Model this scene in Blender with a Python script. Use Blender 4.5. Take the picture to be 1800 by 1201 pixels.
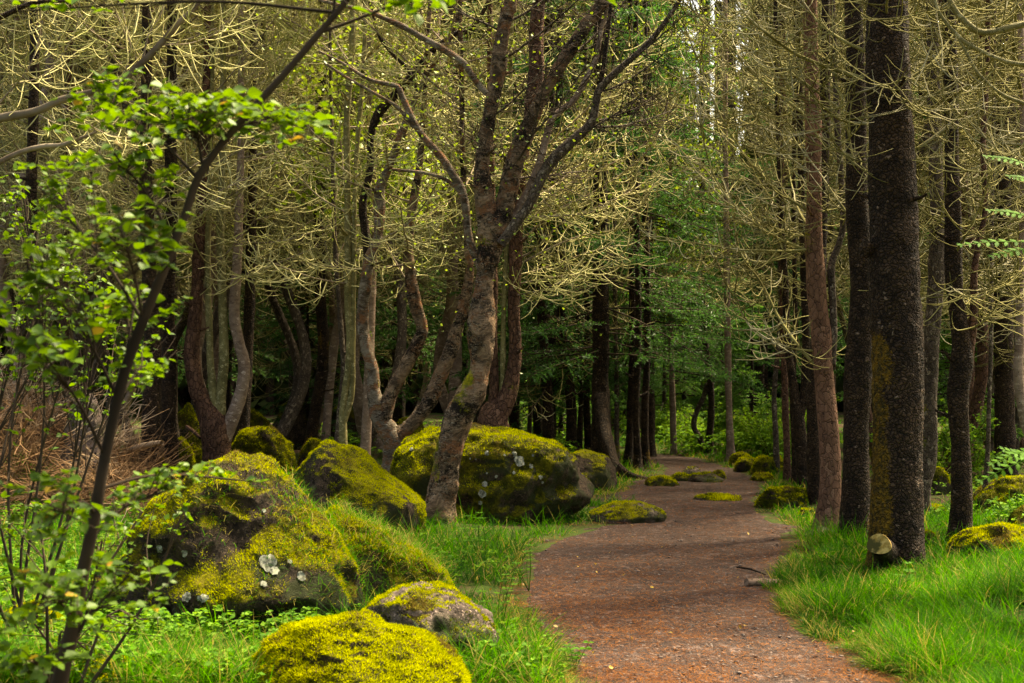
import bpy, math, random
import numpy as np
from mathutils import Vector
sc = bpy.context.scene
for o in list(bpy.data.objects): bpy.data.objects.remove(o)
R = math.radians; PI = math.pi
# ------------------------------------------------------------------ camera
FX = 2500.0; HV = 640.0; CH = 1.5           # focal length in photo pixels, horizon row, eye height
cam = bpy.data.cameras.new('camera'); co = bpy.data.objects.new('camera', cam); sc.collection.objects.link(co)
cam.sensor_width = 36; cam.lens = FX / 1800 * 36; cam.shift_y = (HV - 600.5) / 1800
cam.clip_start = .1; cam.clip_end = 600
co.location = (0, 0, CH); co.rotation_euler = (R(90), 0, 0)
cam.dof.use_dof = True; cam.dof.focus_distance = 12.5; cam.dof.aperture_fstop = 5.6
sc.camera = co
# ------------------------------------------------------------------ world, sun, exposure
SUN_EL, SUN_AZ = 60, 52                      # azimuth measured clockwise from straight ahead (+Y)
w = bpy.data.worlds.new("World"); sc.world = w; w.use_nodes = True
nt = w.node_tree; bg = nt.nodes['Background']
sky = nt.nodes.new('ShaderNodeTexSky'); sky.sky_type = 'NISHITA'; sky.sun_disc = False
sky.sun_elevation = R(SUN_EL); sky.sun_rotation = R(SUN_AZ)
sky.dust_density = 6; sky.air_density = 1; sky.ozone_density = .3
nt.links.new(sky.outputs[0], bg.inputs[0]); bg.inputs[1].default_value = .115
sl = bpy.data.lights.new('sun', 'SUN'); so = bpy.data.objects.new('sun', sl); sc.collection.objects.link(so)
sl.energy = 4.6; sl.angle = R(8); sl.color = (1, .93, .78)
sd = Vector((math.sin(R(SUN_AZ)) * math.cos(R(SUN_EL)), math.cos(R(SUN_AZ)) * math.cos(R(SUN_EL)), math.sin(R(SUN_EL))))
so.rotation_euler = sd.to_track_quat('Z', 'Y').to_euler(); so.location = sd * 60
vs = sc.view_settings; vs.view_transform = 'Standard'; vs.look = 'None'; vs.gamma = 1; vs.exposure = 1.86
vs.use_white_balance = True; vs.white_balance_temperature = 8500; vs.white_balance_tint = 5
sc.cycles.max_bounces = 5; sc.cycles.diffuse_bounces = 3; sc.cycles.glossy_bounces = 2
sc.cycles.transmission_bounces = 3; sc.cycles.transparent_max_bounces = 4
# ------------------------------------------------------------------ numpy helpers
rng = np.random.default_rng(7)
def P(u, v, Y): return np.array([(u - 900) / FX * Y, Y, CH - (v - HV) / FX * Y])
def gY(v): return CH * FX / (v - HV)
def hash3(i, j, k, seed):
    h = (i * 374761393 + j * 668265263 + k * 2147483647 + seed * 974634777) & 0xffffffff
    h = ((h ^ (h >> 13)) * 1274126177) & 0xffffffff
    h = ((h ^ (h >> 16)) * 2246822519) & 0xffffffff
    return ((h ^ (h >> 15)) & 0xffff) / 32767.5 - 1
def vnoise(p, seed=0):
    p = np.asarray(p, float); f = np.floor(p); t = p - f; f = f.astype(np.int64); t = t * t * (3 - 2 * t); r = 0
    for a in (0, 1):
        for b in (0, 1):
            for c in (0, 1):
                wgt = (t[..., 0] if a else 1 - t[..., 0]) * (t[..., 1] if b else 1 - t[..., 1]) * (t[..., 2] if c else 1 - t[..., 2])
                r = r + wgt * hash3(f[..., 0] + a, f[..., 1] + b, f[..., 2] + c, seed)
    return r
def fbm(p, oct=4, seed=0, gain=.5):
    p = np.asarray(p, float); r = 0; a = 1; s = 0
    for i in range(oct):
        r = r + a * vnoise(p, seed + i * 17); s += a; a *= gain; p = p * 2.03 + 5.1
    return r / s
def sstep(a, b, x):
    t = np.clip((x - a) / (b - a), 0, 1); return t * t * (3 - 2 * t)
def unit(a): return a / (np.linalg.norm(a, axis=-1, keepdims=True) + 1e-9)
def mesh(name, parts, mats, smooth=True, attr=None):
    """parts: list of (V(n,3), F(m,3|4), matindex)"""
    me = bpy.data.meshes.new(name); off = 0; Vs = []; LV = []; LT = []; MI = []
    for p in parts:
        V, F = p[0].reshape(-1, 3), p[1]; mi = p[2] if len(p) > 2 else 0
        Vs.append(V); LV.append((F + off).ravel()); LT.append(np.full(len(F), F.shape[1])); MI.append(np.full(len(F), mi)); off += len(V)
    V = np.concatenate(Vs).astype(np.float32); lv = np.concatenate(LV).astype(np.int32); lt = np.concatenate(LT).astype(np.int32); mi = np.concatenate(MI).astype(np.int32)
    me.vertices.add(len(V)); me.vertices.foreach_set('co', V.ravel())
    me.loops.add(len(lv)); me.loops.foreach_set('vertex_index', lv)
    me.polygons.add(len(lt)); ls = np.concatenate([[0], np.cumsum(lt)[:-1]]).astype(np.int32)
    me.polygons.foreach_set('loop_start', ls); me.polygons.foreach_set('loop_total', lt)
    me.polygons.foreach_set('material_index', mi); me.polygons.foreach_set('use_smooth', np.full(len(lt), bool(smooth)))
    me.update(calc_edges=True)
    for m in (mats if isinstance(mats, (list, tuple)) else [mats]): me.materials.append(m)
    if attr:
        for k, a in attr.items():
            at = me.attributes.new(k, 'FLOAT', 'POINT'); at.data.foreach_set('value', np.asarray(a, np.float32).ravel())
    return me
def obj(name, me, parent=None, loc=None):
    o = bpy.data.objects.new(name, me); sc.collection.objects.link(o)
    if parent is not None: o.parent = parent
    if loc is not None: o.location = loc
    return o
def tag(o, label=None, cat=None, group=None, kind=None):
    if label: o['label'] = label
    if cat: o['category'] = cat
    if group: o['group'] = group
    if kind: o['kind'] = kind
    return o
def thing(name, loc, label, cat, group=None): return tag(obj(name, None, loc=tuple(loc)), label, cat, group)
def grow(p, d, L, K, curl, wig, rg, up=(0, 0, 1)):
    """N bent twigs at once: start p, direction d, length L; they curl towards up"""
    up = np.array(up, float); N = len(p); out = np.empty((N, K, 3)); out[:, 0] = p; d = unit(d); st = (L / (K - 1))[:, None]
    c = np.broadcast_to(np.asarray(curl, float), (N,))[:, None]
    for k in range(1, K):
        d = unit(d + up * c * (9 / K) + rg.normal(0, wig, (N, 3))); out[:, k] = out[:, k - 1] + d * st
    return out
def tubes(Pt, Rd, s=3):
    N, K, _ = Pt.shape
    T = np.empty_like(Pt); T[:, 1:-1] = Pt[:, 2:] - Pt[:, :-2]; T[:, 0] = Pt[:, 1] - Pt[:, 0]; T[:, -1] = Pt[:, -1] - Pt[:, -2]; T = unit(T)
    m = np.abs(T.mean(1)); ref = np.zeros((N, 3)); ref[np.arange(N), m.argmin(1)] = 1
    A = unit(np.cross(T, ref[:, None, :])); B = np.cross(T, A)
    a = np.arange(s) / s * 2 * np.pi
    V = Pt[:, :, None, :] + Rd[:, :, None, None] * (A[:, :, None, :] * np.cos(a)[None, None, :, None] + B[:, :, None, :] * np.sin(a)[None, None, :, None])
    i = np.arange(N)[:, None, None] * K * s; k = np.arange(K - 1)[None, :, None] * s; j = np.arange(s)[None, None, :]; j2 = (j + 1) % s
    F = np.stack([i + k + j, i + k + j2, i + k + s + j2, i + k + s + j], -1).reshape(-1, 4)
    return V.reshape(-1, 3), F
def spline(pts, n):
    """Catmull-Rom through pts (any columns), n samples"""
    p = np.asarray(pts, float); q = np.vstack([2 * p[0] - p[1], p, 2 * p[-1] - p[-2]]); M = len(p) - 1
    d = np.concatenate([[0], np.cumsum(np.linalg.norm(np.diff(p[:, :3], axis=0), axis=1))]); t = np.interp(np.linspace(0, d[-1], n), d, np.arange(M + 1))
    i = np.clip(t.astype(int), 0, M - 1); f = (t - i)[:, None]; a, b, c, e = q[i], q[i + 1], q[i + 2], q[i + 3]
    return .5 * (2 * b + (c - a) * f + (2 * a - 5 * b + 4 * c - e) * f * f + (3 * b - a - 3 * c + e) * f ** 3)
# ------------------------------------------------------------------ materials
class NT:
    def __init__(s, name):
        s.m = bpy.data.materials.new(name); s.m.use_nodes = True; s.t = s.m.node_tree; s.b = s.t.nodes['Principled BSDF']; s.out = s.t.nodes['Material Output']
    def n(s, typ, ins={}, **kw):
        x = s.t.nodes.new('ShaderNode' + typ)
        for k, v in kw.items(): setattr(x, k, v)
        for k, v in ins.items(): s.set(x.inputs[k], v)
        return x
    def set(s, inp, v):
        if isinstance(v, bpy.types.NodeSocket): s.t.links.new(v, inp)
        elif isinstance(v, tuple) and len(v) == 3 and inp.type == 'RGBA': inp.default_value = (*v, 1)
        else: inp.default_value = v
    def coord(s, scale=(1, 1, 1), warp=0, wscale=4):
        c = s.n('TexCoord').outputs['Object']
        if warp:
            nn = s.n('TexNoise', {'Vector': c, 'Scale': wscale, 'Detail': 3}); sub = s.n('VectorMath', {0: nn.outputs['Color'], 1: (.5, .5, .5)}, operation='SUBTRACT')
            mu = s.n('VectorMath', {0: sub.outputs[0], 'Scale': warp}, operation='SCALE'); c = s.n('VectorMath', {0: c, 1: mu.outputs[0]}, operation='ADD').outputs[0]
        return s.n('Mapping', {'Vector': c, 'Scale': scale}).outputs[0]
    def noise(s, vec, sc_, det=4, rough=.6): return s.n('TexNoise', {'Vector': vec, 'Scale': sc_, 'Detail': det, 'Roughness': rough}).outputs['Fac']
    def ramp(s, f, lo, hi): return s.n('MapRange', {'Value': f, 'From Min': lo, 'From Max': hi}, interpolation_type='SMOOTHSTEP').outputs[0]
    def mix(s, f, a, b):
        x = s.n('Mix', data_type='RGBA'); s.set(x.inputs[0], f); s.set(x.inputs[6], a); s.set(x.inputs[7], b); return x.outputs[2]
    def math(s, op, a, b=0.0): return s.n('Math', {0: a, 1: b}, operation=op).outputs[0]
    def bump(s, h, st=.5, d=.01): s.set(s.b.inputs['Normal'], s.n('Bump', {'Height': h, 'Strength': st, 'Distance': d}).outputs[0])
    def fin(s, col, rough=.8, spec=.3):
        s.set(s.b.inputs['Base Color'], col); s.set(s.b.inputs['Roughness'], rough); s.set(s.b.inputs['Specular IOR Level'], spec); return s.m
MOSS_A, MOSS_B = (.10, .115, .008), (.50, .44, .012)
def moss_mix(t, c, base, a=MOSS_A, b=MOSS_B, scale=14):
    at = t.n('Attribute', attribute_name='moss').outputs['Fac']
    mc = t.mix(t.ramp(t.noise(c, scale, 5), .35, .68), a, b)
    f = t.ramp(t.math('ADD', at, t.math('MULTIPLY', t.math('SUBTRACT', t.noise(c, 60, 4), .5), .9)), .35, .6)
    return t.mix(f, base, mc)
def bark(name, dark, mid, light, scale=26, zs=.55, crack=.09, flakes=.8, bump=.9, rough=.75, moss=(MOSS_A, (.30, .24, .01))):
    t = NT(name); c0 = t.coord(); c = t.coord((1, 1, zs), .09, 11)
    v = t.n('TexVoronoi', {'Vector': c, 'Scale': scale}, feature='DISTANCE_TO_EDGE').outputs['Distance']
    vc = t.n('TexVoronoi', {'Vector': c, 'Scale': scale}); rnd = t.n('SeparateColor', {0: vc.outputs['Color']}).outputs[0]
    col = t.mix(t.math('ADD', t.math('MULTIPLY', t.ramp(t.noise(c0, 5, 4), .35, .65), .5), t.math('MULTIPLY', rnd, .5)), dark, mid)
    col = t.mix(t.math('MULTIPLY', t.ramp(rnd, flakes, 1), t.ramp(t.noise(c0, 90, 2), .4, .6)), col, light)
    dk = tuple(x * .3 for x in dark)
    col = t.mix(t.ramp(v, 0, crack), dk, col); col = moss_mix(t, c0, col, *moss)
    h = t.math('ADD', t.ramp(v, 0, crack * 2.5), t.math('MULTIPLY', t.noise(c0, 70, 4), .8)); h = t.math('ADD', h, rnd)
    t.bump(h, bump, .024); return t.fin(col, rough, .15)
M = {}
M['bark_dark'] = bark('dark_flaky_bark', (.012, .007, .004), (.095, .056, .031), (.26, .18, .13), 36, 1.1, .10, .93, 1.0, .7, moss=((.05, .035, .008), (.25, .135, .010), 30))
M['bark_red'] = bark('reddish_scaly_bark', (.06, .03, .02), (.17, .085, .053), (.24, .13, .085), 26, .5, .06, .8, .8)
M['bark_orange'] = bark('orange_brown_bark', (.11, .055, .034), (.25, .13, .082), (.3, .17, .11), 24, .5, .05, .85, .6)
M['bark_grey'] = bark('grey_brown_bark', (.05, .035, .026), (.12, .09, .065), (.3, .24, .18), 34, .6, .06, .7, .7)
M['bark_olive'] = bark('olive_lichen_bark', (.10, .09, .035), (.24, .21, .09), (.40, .36, .2), 30, 1.2, .03, .7, .35)
M['bark_pink'] = bark('smooth_pinkish_bark', (.13, .085, .062), (.33, .24, .185), (.5, .4, .33), 18, 2.4, .02, .8, .35)
def birch(name, thr=.50, pal=((.44, .29, .18), (.70, .60, .46))):
    t = NT(name); c0 = t.coord(); cb = t.coord((1, 1, 2.6), .35, 4)
    band = t.noise(cb, 5, 6, .7); big = t.noise(t.coord((1, 1, 1.7), .35, 5), 3.0, 9, .8)
    fine = t.noise(t.coord((1, 1, 9), .05, 8), 20, 5, .7); pit = t.noise(c0, 55, 4, .7)
    col = t.mix(t.ramp(band, .38, .66), (.085, .055, .034), pal[0])
    col = t.mix(t.ramp(t.noise(t.coord((1, 1, 1.5), .2, 7), 5, 6, .75), .50, .60), col, (.27, .12, .055))
    col = t.mix(t.math('MULTIPLY', t.ramp(fine, .52, .66), t.ramp(big, .42, .55)), col, pal[1])
    col = t.mix(t.math('MULTIPLY', t.ramp(t.math('ADD', big, t.math('MULTIPLY', t.math('SUBTRACT', pit, .5), .35)), thr - .06, thr + .07), .93), (.016, .012, .008), col) if False else t.mix(t.ramp(t.math('ADD', big, t.math('MULTIPLY', t.math('SUBTRACT', pit, .5), .4)), thr - .03, thr + .09), col, (.018, .013, .009))
    col = t.mix(t.ramp(fine, .40, .30), col, (.035, .022, .014)); col = t.mix(t.ramp(pit, .62, .75), col, (.30, .26, .20)); col = moss_mix(t, c0, col)
    h = t.math('ADD', t.math('MULTIPLY', band, 1.5), t.math('MULTIPLY', fine, 1.2)); h = t.math('ADD', h, t.math('MULTIPLY', pit, .9))
    t.bump(h, 1, .03); return t.fin(col, .85, .12)
M['birch'] = birch('peeling_birch_bark', .50); M['birch_grey'] = birch('grey_birch_bark', .60, ((.33, .27, .20), (.56, .51, .43)))
def twig(name, a, b, c3=None):
    t = NT(name); c = t.coord(); f = t.ramp(t.noise(c, 3.0, 3), .35, .65); col = t.mix(f, a, b)
    if c3: col = t.mix(t.ramp(t.noise(c, 1.1, 3), .52, .62), col, c3)
    rv = t.n('ObjectInfo').outputs['Random']; hs = t.n('HueSaturation', {'Color': col, 'Value': t.math('ADD', .5, t.math('MULTIPLY', rv, .65))})
    return t.fin(hs.outputs[0], .9, .08)
M['twig_tan'] = twig('pale_tan_twigs', (.27, .245, .10), (.57, .53, .26), (.36, .37, .13))
M['twig_olive'] = twig('olive_twigs', (.12, .105, .035), (.33, .30, .12), (.44, .40, .25))
M['twig_dark'] = twig('dark_twigs', (.03, .022, .016), (.07, .05, .035))
M['twig_brown'] = twig('dead_brown_twigs', (.07, .036, .018), (.30, .175, .09), (.44, .32, .21))
M['limb'] = twig('grey_limb_bark', (.14, .105, .075), (.32, .26, .19))
def leaf(name, a, b, tr, gloss=.45, spec=.5, sc_=9):
    t = NT(name); c = t.coord(); n = t.n('TexNoise', {'Vector': c, 'Scale': sc_, 'Detail': 3}).outputs['Fac']
    g = t.n('NewGeometry').outputs['Random Per Island']
    col = t.mix(t.ramp(t.math('ADD', t.math('MULTIPLY', n, .6), t.math('MULTIPLY', g, .4)), .3, .7), a, b)
    t.fin(col, gloss, spec); tl = t.n('BsdfTranslucent', {0: t.mix(.5, col, tr)}); mx = t.n('MixShader', {0: .42, 1: t.b.outputs[0], 2: tl.outputs[0]})
    t.t.links.new(mx.outputs[0], t.out.inputs[0]); return t.m
M['leaf_birch'] = leaf('birch_leaves', (.030, .078, .006), (.105, .20, .010), (.20, .34, .006), .5, .3)
M['leaf_yellow'] = leaf('yellow_leaves', (.28, .15, .02), (.50, .33, .03), (.5, .33, .03))
M['leaf_bg'] = leaf('small_green_leaves', (.08, .15, .012), (.26, .36, .03), (.40, .5, .03))
M['leaf_bush'] = leaf('bush_leaves', (.06, .16, .015), (.17, .33, .03), (.28, .46, .02), .7, .1)
M['needle'] = leaf('spruce_needles', (.022, .075, .018), (.075, .20, .040), (.09, .24, .03), .5, .3, 2)
M['needle_new'] = leaf('fresh_spruce_needles', (.06, .17, .03), (.16, .34, .05), (.2, .42, .04), .5, .3, 2)
M['far'] = leaf('far_foliage', (.025, .040, .010), (.10, .12, .03), (.10, .13, .03), .7, .1, .4)
M['fern'] = leaf('rowan_leaves', (.035, .12, .006), (.09, .23, .010), (.14, .30, .008), .65, .1)
M['grass'] = leaf('grass_blades', (.016, .090, .002), (.080, .25, .004), (.10, .34, .003), .75, .05, 1.6)
M['grass_dry'] = leaf('dry_grass_blades', (.20, .17, .03), (.34, .28, .07), (.4, .32, .05), .7, .15, 3)
M['grass_dark'] = leaf('deep_green_grass_blades', (.010, .052, .003), (.032, .125, .005), (.05, .2, .004), .7, .08, 2)
M['mossfuzz'] = leaf('moss_tufts', (.14, .165, .005), (.60, .60, .012), (.48, .5, .008), .95, .05, 7)  # lit tone of the boulder moss
M['mossfuzz_dark'] = leaf('dark_moss_tufts', (.024, .034, .004), (.10, .12, .007), (.12, .14, .007), .95, .05, 9)  # same moss in a shaded tone: shade of fronts and sides put into colour
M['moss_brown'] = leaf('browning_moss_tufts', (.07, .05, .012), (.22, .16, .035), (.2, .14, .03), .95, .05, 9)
def rockmat(name, a, b, lich=.80):
    t = NT(name); c = t.coord(); col = t.mix(t.ramp(t.noise(c, 5, 6), .35, .65), a, b)
    col = t.mix(t.ramp(t.noise(c, 26, 6, .8), .50, .40), col, tuple(x * .25 for x in a)); col = t.mix(t.ramp(t.noise(c, 55, 5, .75), .55, .66), col, tuple(min(1, 2.2 * x) for x in b)); col = t.mix(t.ramp(t.noise(c, 2.3, 3), .5, .62), col, (.035, .042, .012))
    col = t.mix(t.ramp(t.noise(t.coord((1, 1, 1), .3, 8), 2.9, 2), lich, lich + .02), col, (.62, .58, .52))
    col = moss_mix(t, c, col, (.035, .036, .005), (.22, .19, .008), 11)
    h = t.math('ADD', t.noise(c, 14, 9, .78), t.math('MULTIPLY', t.noise(c, 110, 3), .35)); t.bump(h, 1, .06); return t.fin(col, .85, .2)
M['rock'] = rockmat('dark_basalt', (.030, .020, .012), (.090, .060, .040))
M['rock_pale'] = rockmat('pinkish_grey_stone', (.10, .075, .06), (.29, .215, .18), .8)
def groundmat():
    t = NT('forest_floor'); c = t.coord(); col = t.mix(t.ramp(t.noise(c, 3, 6), .35, .65), (.035, .022, .012), (.085, .05, .026))
    col = t.mix(t.ramp(t.noise(c, 1.1, 5), .42, .56), col, (.045, .075, .010)); col = t.mix(t.ramp(t.noise(c, 40, 4), .6, .72), col, (.16, .09, .04))
    t.bump(t.noise(c, 30, 6), 1, .03); return t.fin(col, .9, .15)
M['ground'] = groundmat()
def pathmat():
    t = NT('red_brown_gravel_path'); c = t.coord(); cw = t.coord((1, .8, 1), .06, 12)
    col = t.mix(t.ramp(t.noise(c, 1.6, 6, .7), .36, .64), (.020, .010, .008), (.050, .028, .021))
    col = t.mix(t.ramp(t.noise(c, .9, 5, .7), .50, .62), col, (.034, .015, .010)); col = t.mix(t.ramp(t.noise(cw, 9, 6, .75), .52, .66), col, (.15, .10, .085))
    col = t.mix(t.ramp(t.noise(cw, 38, 4, .7), .50, .62), col, (.085, .033, .013))
    v = t.n('TexVoronoi', {'Vector': cw, 'Scale': 75.0}); rn = t.n('SeparateColor', {0: v.outputs['Color']}).outputs[0]
    col = t.mix(t.ramp(rn, .93, .99), col, (.18, .13, .11)); col = t.mix(t.ramp(rn, .2, .05), col, (.045, .022, .016))
    h = t.math('ADD', t.math('MULTIPLY', t.noise(c, 60, 5, .7), 1.2), t.math('MULTIPLY', v.outputs['Distance'], -1.2)); h = t.math('ADD', h, t.math('MULTIPLY', t.noise(c, 12, 4), .8))
    t.bump(h, .9, .015); return t.fin(col, .8, .25)
M['path'] = pathmat()
def plain(name, col, rough=.8):
    t = NT(name); c = t.coord(); return t.fin(t.mix(t.ramp(t.noise(c, 34, 5, .75), .42, .56), tuple(x * .35 for x in col), col), rough, .15)
M['needle_litter'] = leaf('fallen_needles', (.11, .035, .010), (.30, .115, .030), (.25, .08, .02), .8, .1, 3)
M['pebble'] = plain('pebble_stone', (.19, .15, .13))
M['wood'] = plain('weathered_wood', (.24, .16, .11)); _t = NT('sawn_wood'); _c = _t.coord(); _n = _t.noise(_c, 24, 5, .7); M['cut'] = _t.fin(_t.mix(_t.ramp(_t.noise(_c, 9, 4, .7), .46, .6), _t.mix(_t.ramp(_n, .4, .6), (.30, .19, .05), (.55, .38, .14)), (.07, .06, .02)), .8, .1)
M['lichen'] = plain('white_lichen', (.26, .27, .21))
# ------------------------------------------------------------------ path outline and ground height
LEFT = [(1260, 1060), (1201, 1018), (1150, 980), (1100, 940), (1050, 914), (1000, 912), (965, 935), (945, 972), (930, 1035), (915, 1105), (905, 1150), (893, 1140), (880, 1050), (870, 1075), (856, 1105), (846, 1120), (832, 1165), (820, 1160), (806, 1125), (798, 1100)]
RIGHT = [(1260, 1660), (1201, 1590), (1150, 1510), (1110, 1440), (1070, 1385), (1030, 1375), (1000, 1385), (960, 1395), (925, 1390), (905, 1350), (890, 1330), (870, 1330), (855, 1348), (845, 1345), (835, 1325), (825, 1290), (815, 1262), (808, 1235), (803, 1200), (799, 1160)]
LW = np.array([P(u, v, gY(v))[:2] for v, u in LEFT]); RW = np.array([P(u, v, gY(v))[:2] for v, u in RIGHT])
LW = np.vstack([[-.2, 1.0], [.15, 3.5], LW]); RW = np.vstack([[1.7, 1.0], [1.75, 3.5], RW])
def path_sd(x, y):
    """signed distance-ish: positive inside the path"""
    l = np.interp(y, LW[:, 1], LW[:, 0]); r = np.interp(y, RW[:, 1], RW[:, 0]); d = np.minimum(x - l, r - x)
    return np.where(y > LW[-1, 1], -np.abs(y - LW[-1, 1]) - .02, d)
def height(x, y):
    d = np.clip(-path_sd(x, y) - .15, 0, 3); q = np.stack([x, y, x * 0], -1)
    h = (fbm(q * .9, 4, 3) * .13 + .05) * sstep(0, 1, d) + fbm(q * .25, 2, 9) * .15 * sstep(0, 2.5, d)
    h = h * sstep(80, 30, y) + sstep(.3, 3, d) * .04
    return h
gy = np.concatenate([np.arange(-6, 4, .5), np.geomspace(4, 32, 330), np.geomspace(33, 400, 60)])
gx = np.concatenate([-np.geomspace(200, 7, 30), np.linspace(-6.5, 6.5, 230), np.geomspace(7, 200, 30)])
GX, GY = np.meshgrid(gx, gy)
def gridfaces(a, b):
    i = np.arange(a * b).reshape(a, b); return np.stack([i[:-1, :-1], i[:-1, 1:], i[1:, 1:], i[1:, :-1]], -1).reshape(-1, 4)
GZ = height(GX, GY) + fbm(np.stack([GX * 4, GY * 4, GX * 0], -1), 3, 5) * .015 * (path_sd(GX, GY) < 0) - .02 * (path_sd(GX, GY) > .12)
tag(obj('ground', mesh('ground', [(np.stack([GX, GY, GZ], -1), gridfaces(*GX.shape))], M['ground'])), 'mossy brown forest floor under trees', 'ground', kind='structure')
px_ = np.arange(-1.2, 4.2, .045); py_ = np.concatenate([np.arange(1, 14, .045), np.arange(14, 24.5, .06)]); X, Yg = np.meshgrid(px_, py_)
Z = .006 + fbm(np.stack([X * 5, Yg * 5, X * 0], -1), 4, 21) * .012 + fbm(np.stack([X * 1.3, Yg * 1.3, X * 0], -1), 2, 22) * .015
pd = path_sd(X, Yg) + fbm(np.stack([X * 3, Yg * 3, X * 0], -1), 4, 23) * .14
Z = Z - sstep(.12, -.12, pd) * .02
F = gridfaces(*X.shape); ok = (pd.ravel()[F] > -.1).all(1)
tag(obj('path', mesh('path', [(np.stack([X, Yg, Z], -1), F[ok])], M['path'])), 'reddish brown dirt path strewn with fallen needles', 'path', kind='structure')
# ------------------------------------------------------------------ trunks
def trunk_mesh(name, pts, mat, sides=22, step=.05, rough=.06, flare=0, moss=None, seed=0, base=None, lump=.08, rs=1):
    """pts: (x,y,z,r) world rows; base is subtracted"""
    pts = np.asarray(pts, float); L = np.linalg.norm(np.diff(pts[:, :3], axis=0), axis=1).sum(); n = max(8, int(L / step))
    S = spline(pts, n); C, rr = S[:, :3], np.maximum(S[:, 3], .002) * rs
    if flare: rr = rr * (1 + flare * np.exp(-np.maximum(C[:, 2] - C[0, 2] - .1, 0) / .16))
    T = np.gradient(C, axis=0); T = unit(T); A = unit(np.cross(T, [0, 1, 0.01])); B = np.cross(T, A); a = np.arange(sides) / sides * 2 * np.pi
    dirs = A[:, None] * np.cos(a)[None, :, None] + B[:, None] * np.sin(a)[None, :, None]
    q = dirs * .6 * rr[:, None, None] / max(rr.mean(), .02) * .12 + C[:, None] 
    nz = fbm(q * np.array([14, 14, 7]), 3, seed) * rough * 2 + fbm(q * np.array([3, 3, 2.2]), 2, seed + 5) * lump * 2
    nz = nz + (np.abs(vnoise((C[:, None] + dirs * rr[:, None, None]) * np.array([42, 42, 26]), seed + 3)) - .35) * rough * 1.5 * np.minimum(1, .12 / rr)[:, None]
    if flare: # root buttresses
        nz = nz + np.cos(a * 4 + seed)[None] * .22 * np.exp(-np.maximum(C[:, 2] - C[0, 2] - .1, 0) / .14)[:, None] * flare
    V = C[:, None] + dirs * rr[:, None, None] * (1 + nz)[..., None]
    i = np.arange(n * sides).reshape(n, sides); j = np.roll(i, -1, 1)
    F = np.stack([i[:-1], j[:-1], j[1:], i[1:]], -1).reshape(-1, 4)
    # caps
    V2 = np.vstack([V.reshape(-1, 3), C[-1:] + T[-1:] * rr[-1] * .4]); cap = np.stack([i[-1], j[-1], np.full(sides, n * sides)], -1)
    ms = np.zeros((n, sides))
    if moss: ms = moss(V, dirs, C)
    ms = np.concatenate([ms.ravel(), [0]])
    if base is not None: V2 = V2 - base
    return mesh(name, [(V2, F), (V2[:0], cap.astype(int) * 1)] if False else [(V2, F)], mat, attr={'moss': ms}) if True else None
def px2w(pts, Y, dy=None):
    out = []
    for i, p in enumerate(pts):
        y = Y + (p[3] if len(p) > 3 else 0); q = P(p[0], p[1], y); out.append([*q, p[2] / 2 / FX * y])
    return np.array(out)
def extend(w, ztop, rend=.5, lean=.0):
    """carry a traced stem on above the frame"""
    d = unit(w[-1, :3] - w[-2, :3]) + np.array([lean, 0, 1.2]); d = unit(d); L = max(.3, (ztop - w[-1, 2]) / max(d[2], .3))
    return np.vstack([w, [*(w[-1, :3] + d * L * .5), w[-1, 3] * (1 + rend) / 2], [*(w[-1, :3] + d * L + [.1, .1, 0]), w[-1, 3] * rend]])
def m_base(h=.6, amt=1.0, seed=1, side=None, top=False, zm=99):
    def f(V, D, C):
        z = V[..., 2]; v = fbm(V * 5, 3, seed) * .9; s = v - .15 + sstep(h, 0, z) * amt * .55
        if side is not None: s = s + ((D @ np.array(side)) * .45 + .35) * sstep(zm + .4, zm - .5, z) - .42
        if top: s = s + D[..., 2] * .6
        return np.clip(s, 0, 1)
    return f
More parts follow.
